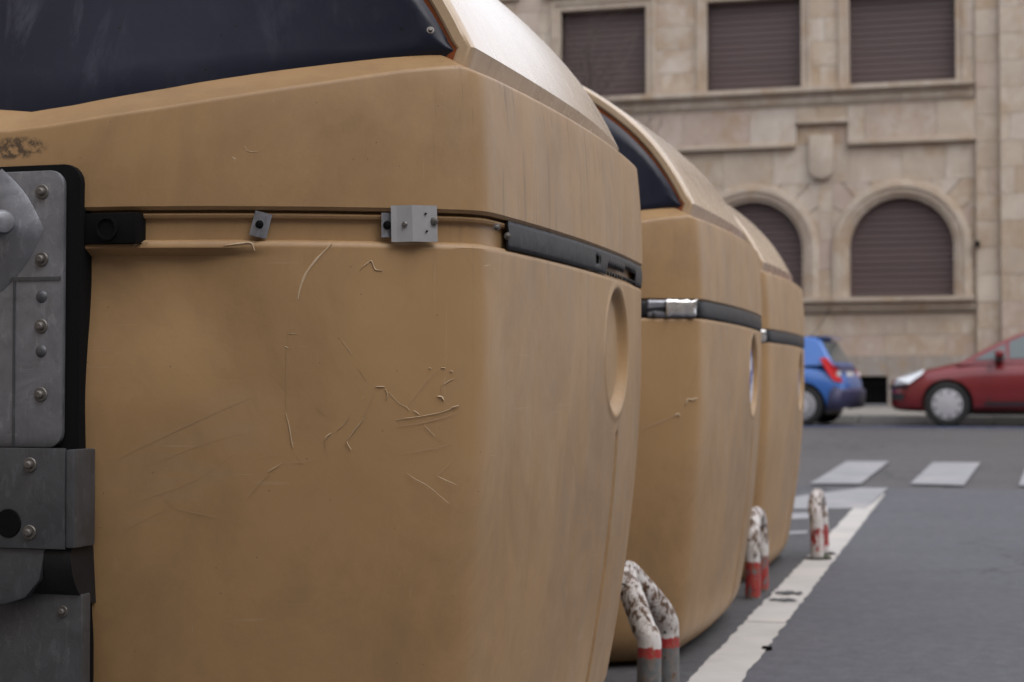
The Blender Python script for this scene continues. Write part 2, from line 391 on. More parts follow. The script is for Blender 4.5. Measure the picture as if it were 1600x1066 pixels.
# long white line as wobbly-edged lengths
def line_pts(y): 
    t = (y-5.06)/(14.5-5.06)
    return (-.898-.125*t, -.742-.135*t)
rng = random.Random(3)
def line_len(y0, y1, name='line_marking'):
    n = max(3, int((y1-y0)/.06)); L, Rr = [], []
    for i in range(n+1):
        y = y0+(y1-y0)*i/n; a, b = line_pts(y)
        L.append((a+rng.uniform(-.007, .007), y, gz(y)+.009)); Rr.append((b+rng.uniform(-.006, .006), y, gz(y)+.009))
    v = L+Rr; m_ = n+1
    return mesh(name, v, [(i, i+m_, i+m_+1, i+1) for i in range(n)], 'paint', road)
yA, yB, yC, yD = (at_ground(1225, q).y for q in (945, 939, 934, 927))
line_len(-6, 6.35); line_len(6.362, 14.2)
for ya, yb_ in ((yA, yB), (yC, yD)):
    xa, xb = line_pts(ya); n_ = 14; up_ = []; lo_ = []
    for i in range(n_+1):
        t = i/n_; e = min(1, max(.08, math.sin(math.pi*min(1, max(0, t)))**.3)); ym = (ya+yb_)/2+rng.uniform(-.01, .01); hh = (yb_-ya)/2*e*rng.uniform(.35, 1.1)
        x_ = xa+.012+(xb-xa-.035)*t; lo_.append((x_, ym-hh, .013)); up_.append((x_, ym+hh, .013))
    mesh('tar_patch', lo_+up_, [(i, i+1, n_+2+i, n_+1+i) for i in range(n_)], 'asphalt3', road)
G = lambda *ps: [at_ground(*p).to_2d().to_3d() for p in ps]
ground_poly('line_marking', G((1388,764),(1344,764),(1240,779),(1150,790),(1150,806),(1240,797),(1332,796),(1352,797)), .0095, 'paint2', road)
ground_poly('line_marking', G((1150,806.5),(1240,803.5),(1262,803),(1266,812),(1240,813),(1150,818)), .0095, 'paint2', road)
ground_poly('line_marking', G((1180,836),(1250,832),(1262,832),(1262,835),(1250,836),(1180,840)), .0095, 'paint2', road)
# crosswalk bars, 0.46 m wide and as far apart
for k, (a, b, c, d) in enumerate((((1323,722),(1389.5,722.3),(1345,757.5),(1265,757.5)), ((1458,723.5),(1532,724.5),(1506,760),(1422,757.5)))):
    ground_poly('crosswalk_bar', G(a, b, c, d), .010, 'paint2', ground, 4)
p0 = [at_ground(*q) for q in ((1458,723.5),(1532,724.5),(1506,760),(1422,757.5))]
for k in (-5, -4, -3, -2, 1, 2, 3, 4, 5):
    ground_poly('crosswalk_bar', [Vector((p.x+k*.915+(0.02 if k < 0 else 0), p.y, 0)) for p in p0], .010, 'paint2', ground, 4)
strip('parking_line', -30, 30, [23.35, 23.52], .008, 'blue_paint', ground)
YK = 26.1; YB = 28.0; ZS = .60
# far pavement with kerb
mesh_v = []
pav = structure(mesh('pavement', [(-60,YK+.16,.475),(60,YK+.16,.475),(60,YB+.3,ZS),(-60,YB+.3,ZS)], [(0,1,2,3)], 'pavement'))
for i in range(40):
    x = -24+i*1.0
    box('kerb_stone', (x, YK, .30), (x+.985, YK+.155, .47+rng.uniform(-.004,.004)), 'kerb', pav, .015, 1)
# near pavement on the bins' other side
npav = structure(mesh('near_pavement', [(-3.6,-60,.13),(-3.6,14,.13),(-9,14,.17),(-9,-60,.17)], [(0,1,2,3)], 'pavement'))
for i in range(22):
    y = -8+i*1.0; box('kerb_stone', (-3.6, y, -.05), (-3.43, y+.985, .13), 'kerb', npav, .015, 1)

# ================================================================== WASTE CONTAINERS
XC, YC = -1.70, 3.57
A, B, BOW, SBOW = .820, .97, .255, .031
# reference plan loop, starting at the middle of the near end, counter-clockwise
def plan_loop():
    pts = []
    n = 400
    for i in range(n): x = A*i/n; pts.append((x, -(B-BOW*(x/A)**2)))
    yc = B-BOW
    for i in range(n): y = -yc+2*yc*i/n; pts.append((A+SBOW*(1-(y/yc)**2), y))
    for i in range(2*n): x = A-2*A*i/(2*n); pts.append((x, B-BOW*(x/A)**2))
    for i in range(n): y = yc-2*yc*i/n; pts.append((-A-SBOW*(1-(y/yc)**2), y))
    for i in range(n): x = -A+A*i/n; pts.append((x, -(B-BOW*(x/A)**2)))
    P = np.array(pts); s = np.concatenate([[0], np.cumsum(np.hypot(*np.diff(np.vstack([P, P[:1]]), axis=0).T))])
    L = s[-1]; m = 4000; u = np.linspace(0, L, m, endpoint=False); Pc = np.vstack([P, P[:1]])
    Q = np.stack([np.interp(u, s, Pc[:, 0]), np.interp(u, s, Pc[:, 1])], 1)
    sig = .033/L*m; k = int(4*sig); wgt = np.exp(-.5*(np.arange(-k, k+1)/sig)**2); wgt /= wgt.sum()
    out = np.stack([np.convolve(np.concatenate([Q[-k:, j], Q[:, j], Q[:k, j]]), wgt, 'valid') for j in (0, 1)], 1)
    return u, out, L
LU, LP, LL = plan_loop()
def loop_at(s):
    s = np.mod(np.asarray(s, float), LL)
    return np.stack([np.interp(s, np.append(LU, LL), np.append(LP[:, j], LP[0, j])) for j in (0, 1)], -1)
# arc length on the street side where local y has a given value
_side = [i for i in range(len(LU)) if LP[i, 0] > .6 and abs(LP[i, 1]) < .69 and LU[i] < LL/2]
def s_side(y): return float(np.interp(y, LP[_side, 1], LU[_side]))
def s_end(x): 
    if x < 0: return LL-s_end(-x)
    i = [i for i in range(len(LU)) if LU[i] < .95]; return float(np.interp(x, LP[i, 0], LU[i]))
def body_d(z):
    d = 0 if z > 1.0 else .092*((1.0-z)/.9)**1.8
    if z < .165: d += .115-math.sqrt(max(0, .115**2-(.165-z)**2))
    return d
def sstep(t): t = np.clip(t, 0, 1); return t*t*(3-2*t)
OVY, OVZ, OVRY, OVRZ = .278, .985, .135, .141  # set from the pixels of the dimple
def relief(p, z):
    """inward displacement of the lower body surface at plan point p (reference ring)"""
    x, y = p; e = 0
    if x > .6 and abs(y) < .66:
        q = math.hypot((y-OVY)/OVRY, (z-OVZ)/OVRZ)
        if q < 1.25: e += .020*float(sstep((1.05-q)/.13))-.0030*math.exp(-((q-1.10)/.06)**2)
        if z < .80:
            gx = abs(y-(OVY+.035)); e += .015*float(sstep((.020-gx)/.012))*float(sstep((.80-z)/.03))
    if y < -.6 and z < 1.146:      # shelf that fades towards the corner
        e += .022*float(sstep((.50-abs(x))/.16))*float(sstep((1.143-z)/.010))*float(sstep((z-.85)/.25))
    return e
def grid_mesh(name, rings, mat, parent, sm=35, close=True):
    n = len(rings[0]); v = [tuple(p) for r in rings for p in r]; f = []
    for i in range(len(rings)-1):
        for k in range(n if close else n-1):
            f.append((i*n+k, i*n+(k+1) % n, (i+1)*n+(k+1) % n, (i+1)*n+k))
    return v, f
def svals():
    s = list(np.arange(0, LL, .022)); a, b = s_side(OVY-.17), s_side(OVY+.17)
    s = [q for q in s if not a < q < b]+list(np.arange(a, b, .0045))
    return np.array(sorted(s))
SV = svals(); SP = loop_at(SV)
NRM = np.stack([np.roll(SP, -1, 0)-np.roll(SP, 1, 0)], 0)[0]; NRM = np.stack([NRM[:, 1], -NRM[:, 0]], 1); NRM /= np.linalg.norm(NRM, axis=1)[:, None]
Z_LIP, Z_UP0 = 1.157, 1.212
def lower_mesh():
    zs = [.0515, .054, .06, .07, .085, .105, .13, .16, .19, .22]+list(np.arange(.26, .78, .03))+list(np.arange(.78, 1.143, .0055))+[1.145, 1.150, 1.154, 1.1565]
    rings = []
    c0 = [(p[0]*.55, p[1]*.6, .050) for p in SP]; rings.append(c0)
    for z in zs:
        d = body_d(z); r = []
        for p in SP:
            e = relief(p, z)+(.004*sstep((z-1.150)/.0065)); sx, sy = 1-(d+e)/A, 1-(d+e)/B
            r.append((p[0]*sx, p[1]*sy, z))
        rings.append(r)
    for z, d in ((Z_LIP+.001, .006), (Z_LIP+.003, .0135), (1.190, .0140), (1.196, .0125), (1.1985, .0065), (1.203, .0045), (1.2065, .007), (1.208, .018), (1.25, .034)):
        rings.append([(p[0]*(1-d/A), p[1]*(1-d/B), z) for p in SP])
    v, f = grid_mesh('', rings, None, None); f.append(tuple(range(len(SP))))
    me = bpy.data.meshes.new('lower_body'); me.from_pydata(v, [], f); me.update(); return me
ZT_X = [0, .097, .293, .44, .58, .70, .790, .820]; ZT_Z = [1.364, 1.372, 1.398, 1.422, 1.447, 1.471, 1.484, 1.474]
def ztop(x): return float(np.interp(abs(x), ZT_X, ZT_Z))
def upper_mesh():
    rings = []
    prof = [(0, .034), (0, .010), (0, .002), (.006, -.003)]
    for dz, d in prof: rings.append([(p[0]*(1-d/A), p[1]*(1-d/B), Z_UP0+dz) for p in SP])
    def endw(p): return float(sstep((abs(p[1])-.66)/.06))    # 1 on the ends, 0 on the sides
    for t in np.linspace(.06, 1, 9):
        r = []
        for p in SP:
            zt = ztop(p[0])-.010; z = Z_UP0+.006+(zt-Z_UP0-.006)*t; d = -.003+.012*t*t
            r.append((p[0]*(1-d/A), p[1]*(1-d/B), z))
        rings.append(r)
    for k in range(1, 5):                                   # rounded crease
        a = k/4*math.pi/2; r = []
        for p in SP:
            d = .009+.010*(1-math.cos(a)); z = ztop(p[0])-.010+.010*math.sin(a)
            r.append((p[0]*(1-d/A), p[1]*(1-d/B), z))
        rings.append(r)
    for t in (.5, 1):
        r = []
        for p in SP:
            w_ = endw(p); ins = .03+.045*w_; rise = .006+.040*w_
            d = .019+ins*t; z = ztop(p[0])+rise*t
            r.append((p[0]*(1-d/A), p[1]*(1-d/B), z))
        rings.append(r)
    rings.append([(p[0]*.86, p[1]*.86, ztop(p[0])-.05) for p in SP])
    v, f = grid_mesh('', rings, None, None)
    me = bpy.data.meshes.new('upper_body'); me.from_pydata(v, [], f); me.update(); return me
LIDP = [(.792, 1.484), (.806, 1.522), (.757, 1.612), (.695, 1.702), (.617, 1.786), (.528, 1.858), (.425, 1.922), (.31, 1.972), (.20, 2.004), (.10, 2.022), (0, 2.028)]
def lid_profile(off):
    top = [Vector((x, z)) for x, z in LIDP]
    full = top+[Vector((-p.x, p.y)) for p in reversed(top[:-1])]
    full = [full[0]]+[Vector((p.x, p.y)) for p in (Vector((q.x, q.y)) for q in catmull([(p.x, p.y, 0) for p in full[1:-1]], 3))]+[full[-1]]
    out = []
    for i, p in enumerate(full):
        t = (full[min(i+1, len(full)-1)]-full[max(0, i-1)]).normalized(); nn = Vector((t.y, -t.x))
        if i == 0 : nn = Vector((1, .0))
        if i == len(full)-1: nn = Vector((-1, .0))
        out.append(p+nn*off)
    return out
def lid_mesh():
    st = [(-.722, -.036), (-.738, -.032), (-.741, -.027), (-.741, -.010), (-.738, -.005), (-.731, -.001), (-.72, 0), (-.63, 0)]
    st += [(y, .0) for y in np.linspace(-.5, .5, 9)]+[(-y, o) for y, o in reversed(st)]
    v, f = [], []; n = None
    for y, off in st:
        pr = lid_profile(off); n = len(pr)
        for i, p in enumerate(pr): v.append((p.x*(1-(.016 if y < 0 else .048)*(y/.7)**2*min(1, abs(p.x)/.5)), y*.925, p.y))
    for i in range(len(st)-1):
        for k in range(n-1): f.append((i*n+k, i*n+k+1, (i+1)*n+k+1, (i+1)*n+k))
    me = bpy.data.meshes.new('lid'); me.from_pydata(v, [], f); me.update(); return me
def lining_mesh():
    v, f = [], []; pr = lid_profile(-.035); n = len(pr)
    for y in (-.728, -.6, 0, .6, .728): v += [(p.x*(1-(.016 if y < 0 else .048)*(y/.7)**2*min(1, abs(p.x)/.5)), y*.925, p.y) for p in pr]
    q0 = len(v)
    for o_ in (-.030, -.078): v += [(p.x*(1-.016*min(1, abs(p.x)/.5)), -.680, p.y) for p in lid_profile(o_)]
    f += [(q0+k, q0+k+1, q0+n+k+1, q0+n+k) for k in range(n-1)]
    for i in range(4):
        for k in range(n-1): f.append((i*n+k, i*n+k+1, (i+1)*n+k+1, (i+1)*n+k))
    me = bpy.data.meshes.new('lid_lining'); me.from_pydata(v, [], f); me.update(); return me
def panel_mesh(sgn):
    pr = [p for p in lid_profile(-.050) if p.y > 1.47]; xs = np.linspace(-.766, .766, 61); nz = 14; v, f = [], []
    px_ = [p.x for p in pr][::-1]; pz_ = [p.y for p in pr][::-1]
    for x in xs:
        zb = ztop(x)+.030; zt = max(zb+.004, float(np.interp(x, px_, pz_)))
        yb = -(B-BOW*(x/A)**2)+.074; yt = -.700
        for j in range(nz):
            t = j/(nz-1); z = zb+(zt-zb)*t; lean = (z-1.39)/.6
            y = yb+(yt-yb)*min(1, max(0, lean))**.9
            edge = min(t*(zt-zb), (1-t)*(zt-zb), .766-abs(x)); y += .012*(1-float(sstep(edge/.018)))
            v.append((x, y*-sgn, z))
    for i in range(len(xs)-1):
        for j in range(nz-1): f.append((i*nz+j, (i+1)*nz+j, (i+1)*nz+j+1, i*nz+j+1))
    me = bpy.data.meshes.new('end_panel'); me.from_pydata(v, [], f); me.update(); return me
ME = {'lower': lower_mesh(), 'upper': upper_mesh(), 'lid': lid_mesh(), 'lining': lining_mesh(), 'pn': panel_mesh(-1), 'pf': panel_mesh(1)}
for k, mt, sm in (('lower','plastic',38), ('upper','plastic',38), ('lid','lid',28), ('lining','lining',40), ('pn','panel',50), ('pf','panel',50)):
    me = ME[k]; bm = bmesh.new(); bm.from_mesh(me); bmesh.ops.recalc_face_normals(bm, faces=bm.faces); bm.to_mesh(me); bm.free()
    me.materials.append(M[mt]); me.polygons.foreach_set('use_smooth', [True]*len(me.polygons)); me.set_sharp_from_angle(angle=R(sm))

def end_y(x, z, upper=False):
    d = body_d(z) if z < Z_LIP else (.0135 if z < Z_UP0 else 0)
    y = -(B-BOW*(x/A)**2)
    e = relief((x, y), z) if z < Z_LIP else 0
    return y*(1-(d+e)/B)
def pix_end(px, py, oy):
    """pixel -> local point on the near end of the container whose centre is at world y = oy"""
    Y = oy-.9
    for _ in range(30):
        p = at_y(px, py, Y); Y = .5*Y+.5*(oy+end_y(p.x-XC, p.z))
    p = at_y(px, py, Y); return Vector((p.x-XC, p.y-oy, p.z))
def pix_side(px, py, oy):
    X = XC+A
    for _ in range(40):
        p = at_x(px, py, X); X = .5*X+.5*(XC+(A+SBOW*(1-min(1, (p.y-oy)/.70)**2))*(1-body_d(max(.1, p.z))/A))
    p = at_x(px, py, X); return Vector((p.x-XC, p.y-oy, p.z))
def burr(pts, wpx, h, mat, parent, nrm=Vector((0,-1,0)), name='scratch'):
    """thin raised sliver along local points; wpx list of widths in metres"""
    v, f = [], []; n = len(pts)
    for i, p in enumerate(pts):
        t = (pts[min(i+1, n-1)]-pts[max(i-1, 0)]).normalized(); s = t.cross(nrm).normalized()
        wi = wpx[i]
        wi *= .8; v += [p+s*wi/2+nrm*.0002, p+nrm*(h*.45+.0003 if h > .0003 else .00022), p-s*wi/2+nrm*.0002]
    for i in range(n-1):
        a, b = 3*i, 3*i+3
        f += [(a, a+1, b+1, b), (a+1, a+2, b+2, b+1)]
    f += [(0, 2, 1), (3*n-3, 3*n-2, 3*n-1)]
    return mesh(name, v, f, mat, parent)
def scratch(pix, width, oy, parent, mat='scrape', h=.0012, side=False, taper=True, k=4):
    pts = [(pix_side if side else pix_end)(x, y, oy) for x, y in pix]
    if len(pts) > 2: pts = catmull(pts, k)
    else: pts = [pts[0].lerp(pts[1], i/4) for i in range(5)]
    n = len(pts); r = random.Random(int(sum(p[0]+p[1] for p in pix)))
    ws = [width*(math.sin(math.pi*(.12+.76*i/(n-1))) if taper else 1)*r.uniform(.65, 1.25) for i in range(n)]
    return burr(pts, ws, h, mat, parent, Vector((1,0,0)) if side else Vector((.12,-.99,0)))
def bolt(c, r, parent, mat='bolt', axis=(0,-1,0), name='bolt'):
    return lathe(name, [(r*1.75, 0), (r*1.75, r*.25), (r*1.6, r*.4), (r, r*.42), (r*.95, r*1.1), (r*.6, r*1.35)], axis, c, mat, parent, 14)

def band_piece(name, s0, s1, z0, z1, d, mat, parent, ds=.02, thick=.014, rag=0, hole=None):
    """a strip following the waist channel between arc lengths s0 and s1"""
    n = max(2, int(abs(s1-s0)/ds)); ss = np.linspace(s0, s1, n+1); pl = loop_at(ss); rows = 7; v, f = [], []
    r = random.Random(11)
    for i, p in enumerate(pl):
        for j in range(rows):
            t = j/(rows-1); z = z0+(z1-z0)*t; dd = d-thick*.45*math.sin(math.pi*t)+r.uniform(-.0006,.0006)
            q = p
            if rag and i == 0: q = loop_at([ss[0]+r.uniform(0, rag)])[0]
            v.append((q[0]*(1-dd/A), q[1]*(1-dd/B), z))
    for i in range(n):
        for j in range(rows-1):
            if hole and hole(ss[i], j): continue
            f.append((i*rows+j, (i+1)*rows+j, (i+1)*rows+j+1, i*rows+j+1))
    me = bpy.data.meshes.new(name); me.from_pydata(v, [], f); me.update()
    o = link(name, me, mat, parent, 50); sm = o.modifiers.new('thickness', 'SOLIDIFY'); sm.thickness = .004; sm.offset = 1
    return o

def container(oy, label, dx=0, oz=0):
    root = empty('waste_container', (XC+dx, oy, oz))
    tag(root, label, 'waste container', 'tan waste containers in a row')
    link('lower_body', ME['lower'], None, root); link('upper_body', ME['upper'], None, root)
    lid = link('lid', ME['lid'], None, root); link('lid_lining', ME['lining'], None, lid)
    pn = link('end_panel', ME['pn'], None, root); link('end_panel', ME['pf'], None, root)
    if oz == 0:
        for sx in (-1, 1): bolt((sx*.722, -.722, 1.548), .0042, pn, 'bolt', (sx*.35,-.9,.3), 'screw')
    for sx in (-.5, .5):
        for sy in (-.55, .55):
            lathe('foot', [(.05, 0), (.055, .01), (.05, .11+oz)], (0,0,1), (sx, sy, -oz), 'rubber', root, 16)
    # ---- lifting hardware on the near end
    yb = -B; before = set(root.children)
    prism('recess_lining', rrect(-.150, .14, .150, 1.276, .035), yb-.006, yb+.05, 'xz', 'black', root, .003)
    pl = prism('lifting_plate', rrect(-.124, .775, .124, 1.264, .028), yb-.020, yb-.008, 'xz', 'galv', root, .004)
    for x in (-.082, .082):
        for z in (1.226, 1.107, .989, .869): bolt((x, yb-.020, z), .0075, pl)
        for z in (1.041, .945): lathe('weld_dimple', [(.012, 0), (.009, .003), (.004, .005)], (0,-1,0), (x, yb-.0195, z), 'galv_dark', pl, 12)
    box('seam', (-.12, yb-.0225, 1.070), (.120, yb-.0195, 1.076), 'galv_dark', pl)
    for x in (-.028, .028): box('seam', (x-.002, yb-.0225, .78), (x+.002, yb-.0195, 1.068), 'galv_dark', pl)
    # pressed boss carrying the trunnion pin
    bs = []; DI = lambda k: .35+.65/(abs(math.cos(2*math.pi*k/28))+abs(math.sin(2*math.pi*k/28)))
    for i, (rx, rz_, dy) in enumerate(((.086, .110, 0), (.080, .102, .003), (.046, .052, .013), (.040, .042, .014))):
        bs.append([(rx*math.cos(2*math.pi*k/28)*DI(k), yb-.0205-dy, 1.160+rz_*math.sin(2*math.pi*k/28)*DI(k)) for k in range(28)])
    v, f = grid_mesh('', bs, None, None); f.append(tuple(range(84, 112)))
    mesh('boss', v, f, 'galv', pl, 50)
    lathe('trunnion', [(.021, 0), (.021, .062), (.0225, .065), (.0225, .080), (.018, .088), (.010, .090)], (.80,-.60,0), (-.025, yb-.030, 1.168), 'galv', root, 22)
    # folded guide bracket below
    gb = prism('guide_bracket', [(-.150, .602), (.150, .602), (.150, .776), (-.150, .776)], yb-.052, yb-.046, 'xz', 'galv_dark', root, .002)
    for sx in (-1, 1): box('flange', (min(sx*.150, sx*.168), yb-.050, .604), (max(sx*.150, sx*.168), yb+.02, .774), 'galv_dark', gb, .004)
    for x in (-.082, .082):
        for z in (.747, .630): bolt((x, yb-.052, z), .0075, gb)
    lathe('guide_hole', [(.0255, 0), (.024, .002), (.002, .0022)], (0,-1,0), (.040, yb-.0525, .645), 'black', gb, 24)
    # curved drum guard and the lower plate
    pr = [(yb-.040+.0, .602)]+[(yb+.03-.075*math.cos(R(a)), .600-.098*math.sin(R(a))) for a in range(5, 91, 10)]+[(yb+.06, .50), (yb+.06, .602)]
    prism('drum_guard', pr, -.158, .158, 'yz', 'rubber', root, 0, 40)
    prism('drum_face', [(-.122, .601), (.108, .601), (.098, .548), (.070, .516), (.030, .503), (-.10, .503)], yb-.046, yb-.030, 'xz', 'galv_dark', root, .003)
    lp = prism('lower_plate', rrect(-.160, .14, .160, .522, .006, 2), yb-.012, yb+.02, 'xz', 'galv_dark', root, .003)
    bolt((.124, yb-.012, .490), .006, lp); bolt((-.124, yb-.012, .490), .006, lp)
    for o in set(root.children)-before: o.location = (.010, 0, .018)
    gb2 = box('channel_bracket', (.150, yb+.006, 1.152), (.262, yb+.05, 1.2065), 'black', root, .003)
    lathe('bracket_ring', [(.022, 0), (.022, .004), (.017, .0045), (.016, .001)], (0,-1,0), (.205, yb+.0065, 1.179), 'black', gb2, 20)
    return root
SP_Y = 2.33
bins = [container(YC, 'nearest tan container with scratched end and grey steel lifting plate'),
        container(YC+SP_Y, 'middle tan container with crumpled silver tape on its black waist band', 0, -.040),
        container(YC+2*SP_Y, 'farthest tan container in front of the parked blue car', -.085, -.055)]
# ---- nearest container: torn rubber band on the street side
b1 = bins[0]
s0 = s_side(max(-.68, pix_side(790, 360, YC).y))
hs0, hs1 = s_side(.16), s_side(.48)
def torn(s, j):
    k = int((s-s0)/.008)
    if s_side(.02) < s < s_side(.07): return j in (2, 3) and (k*7) % 5 < 4
    if not s_side(.14) < s < s_side(.54): return False
    top = 3 if s > s_side(.36) else 2
    return 0 <= j <= top-((k*13) % 3 == 0) and j >= ((k*5) % 4 == 0)
wb = band_piece('waist_band', s0, s_side(.68)+.10, Z_LIP+.0015, Z_UP0-.0015, .0035, 'rubber', b1, .008, .006, .010, torn)
for y in (-.50, -.475, -.40):                               # cuts in the rubber
    p = loop_at([s_side(y)])[0]; tube('cut', [(p[0]-.0030, p[1], 1.163), (p[0]-.0005, p[1]+.002, 1.185), (p[0]-.002, p[1]+.001, 1.207)], .0016, 'black', wb, 6)
# ---- clips and the bent bracket in the channel
def plate_at(name, px0, py0, px1, py1, oy, mat, parent, proud=.004, th=.004, rot=0, bend=0):
    a = pix_end((px0+px1)/2, (py0+py1)/2, oy); s = (a.y+oy)/F*1.02
    hw, hh = (px1-px0)/2*s, (py1-py0)/2*s; n = 8; v, f = [], []
    ang = math.atan(2*BOW*a.x/A**2)
    for i in range(n+1):
        u = -1+2*i/n
        for z in (-hh, hh):
            x, zz = u*hw, z
            x, zz = x*math.cos(rot)-zz*math.sin(rot), x*math.sin(rot)+zz*math.cos(rot)
            dy = -proud-bend*max(0, 1-abs(u-.05)/(.75 if u < .05 else .5))+(.004*(u-.1) if u > .1 else 0)
            v.append((a.x+x*math.cos(ang)-0, a.y+x*math.sin(ang)+dy, a.z+zz))
    for i in range(n): f.append((2*i, 2*i+2, 2*i+3, 2*i+1))
    o = mesh(name, v, f, mat, parent); m = o.modifiers.new('thickness', 'SOLIDIFY'); m.thickness = th; m.offset = 0
    return o, a
o, a = plate_at('clip', 397, 331, 424, 373, YC, 'galv', b1, .010, .004, R(-14), .004)
lathe('screw', [(.008, 0), (.006, .004), (.003, .005)], (0,-1,0), (a.x, a.y-.014, a.z), 'black', o, 14)
o, a = plate_at('clip', 599, 333, 620, 373, YC, 'galv', b1, .012, .004, 0, 0)
lathe('screw', [(.008, 0), (.006, .004), (.003, .005)], (0,-1,0), (a.x, a.y-.015, a.z), 'black', o, 14)
br, a = plate_at('bent_bracket', 616, 322, 690, 381, YC, 'zinc', b1, .022, .003, R(1.5), .008)
for (qx, qy, rr, mm) in ((641, 353, .005, 'bolt'), (672, 336, .0018, 'black'), (674, 363, .0018, 'black'), (685, 348, .0075, 'bolt')):
    q = pix_end(qx, qy, YC); lathe('screw', [(rr, 0), (rr, .002), (rr*.6, .004)], (0,-1,0), (q.x, q.y-.0235-(.005 if qx == 641 else -.001), q.z), mm, br, 14)
for qx, qy in ((776, 355), (793, 369)):
    q = pix_end(qx, qy, YC); bolt((q.x, q.y+.001, q.z), .0038, b1, 'bolt', (.3,-.95,0), 'screw')
# ---- scratches and curled slivers on the near end (traced from the photograph, lying on the surface)
zc = lambda pts: [(360+x/2.4225, 360+y/2.4225) for x, y in pts]
T = .0011
SCR = [
 ([(385,50),(330,105),(285,165),(265,215),(255,260)], 5.5*T, 'scrape', .0015),
 ([(225,330),(212,440),(208,600),(210,690)], 1.1*T, 'scrape_faint', .0001),
 ([(210,692),(222,740),(232,800),(238,822)], 2.6*T, 'scrape', .002),
 ([(490,150),(515,128),(534,117),(548,148),(575,152)], 3.4*T, 'scrape', .003),
 ([(420,415),(442,445),(460,470)], 1.2*T, 'scrape', .0006),
 ([(480,520),(520,582)], .9*T, 'scrape_faint', .0001),
 ([(550,592),(585,592)], 3.2*T, 'scrape', .003), ([(588,600),(594,618),(592,640)], 2.4*T, 'scrape', .003),
 ([(598,612),(640,655),(668,668)], 1.5*T, 'scrape', .0008),
 ([(550,602),(522,665),(510,692)], 1.2*T, 'scrape_faint', .0001),
 ([(511,692),(502,718),(468,758),(442,798)], 2.4*T, 'scrape', .0025), ([(441,800),(447,815),(458,830)], 3.4*T, 'scrape', .003),
 ([(506,625),(498,642)], 1.8*T, 'scrape', .001), ([(452,705),(428,735),(405,756)], 1.9*T, 'scrape', .002),
 ([(384,766),(365,780),(357,795)], 3*T, 'scrape', .0025), ([(357,795),(360,830),(368,860)], 1*T, 'scrape_faint', .0001),
 ([(672,668),(722,600),(758,558),(798,522)], 1*T, 'scrape_faint', .0001),
 ([(798,520),(816,522)], 2.8*T, 'scrape', .003), ([(832,532),(842,536)], 3.4*T, 'scrape', .003), ([(752,521),(760,524)], 2.8*T, 'scrape', .002),
 ([(846,562),(828,570),(804,586)], 1.9*T, 'scrape', .001), ([(784,628),(800,632),(808,645)], 6*T, 'scrape', .004), ([(797,585),(797,620)], .9*T, 'scrape_faint', .0001),
 ([(628,716),(720,704),(800,688),(866,664)], 2.0*T, 'scrape', .0022), ([(630,742),(740,726),(865,692)], 1.4*T, 'scrape_faint', .0001), ([(835,672),(866,663)], 3.2*T, 'scrape', .003),
 ([(694,682),(716,698)], 3*T, 'scrape', .002), ([(664,664),(678,682)], 2.6*T, 'scrape', .002),
 ([(735,738),(755,760),(775,780)], 1.9*T, 'scrape', .001), ([(775,780),(802,800),(832,812)], 1*T, 'scrape_faint', .0001), ([(640,848),(760,826),(862,800)], .9*T, 'scrape_faint', .0001),
 ([(670,920),(705,945),(750,970),(828,1034)], 1.7*T, 'scrape', .0011), ([(784,930),(815,946),(856,963)], 1.8*T, 'scrape', .0012), ([(852,858),(808,905),(786,928)], .9*T, 'scrape_faint', .0001),
 ([(64,1018),(76,995),(105,962),(145,922)], 1.4*T, 'scrape_faint', .0001), ([(140,915),(165,900),(195,882)], 1.9*T, 'scrape', .0012), ([(195,882),(265,876),(335,862)], .9*T, 'scrape_faint', .0001),
 ([(100,858),(160,852),(225,845)], .8*T, 'scrape_faint', .0001), ([(178,568),(205,606),(235,640)], 1*T, 'scrape_faint', .0001), ([(318,665),(350,695),(375,715)], .8*T, 'scrape_faint', .0001),
 ([(240,842),(262,872),(282,892)], 1*T, 'scrape_faint', .0001), ([(445,985),(480,1028)], .8*T, 'scrape_faint', .0001), ([(218,390),(252,393)], 1.3*T, 'scrape', .0006), ([(205,440),(220,446)], 2.2*T, 'scrape', .001)]
for p, w_, mt, h in SCR: scratch(zc(p), w_, YC, b1, mt, h)
for p, w_, mt in (([(175,722),(240,690),(330,648),(440,602)], 1.2*T, 'scrape_faint'), ([(178,800),(230,778),(300,752),(380,700)], 1*T, 'scrape_faint'), ([(190,770),(240,762),(270,792),(330,806),(395,818)], 1.3*T, 'scrape_faint'),
        ([(180,835),(240,805),(262,793)], 1*T, 'scrape_faint'), ([(300,755),(322,772)], 1.2*T, 'scrape_faint'), ([(200,745),(300,700),(400,672)], .8*T, 'scrape_faint'),
        ([(363,246),(374,262),(389,280)], 1.8*T, 'scrape'), ([(382,228),(387,236),(404,238)], 1.2*T, 'scrape'), ([(362,246),(369,249)], 4*T, 'scrape'), ([(545,180),(556,186)], 1.2*T, 'scrape_faint'), ([(755,417),(768,414)], 2*T, 'scrape')):
    scratch(p, w_ if mt == 'scrape' else w_*.7, YC, b1, mt, .0008 if mt == 'scrape' else .0001)
scratch([(208,388),(213,381),(232,378)], 3*T, YC, b1, 'scrape', .003)
scratch([(350,384),(375,381),(392,380),(398,392)], 5*T, YC, b1, 'scrape', .003)
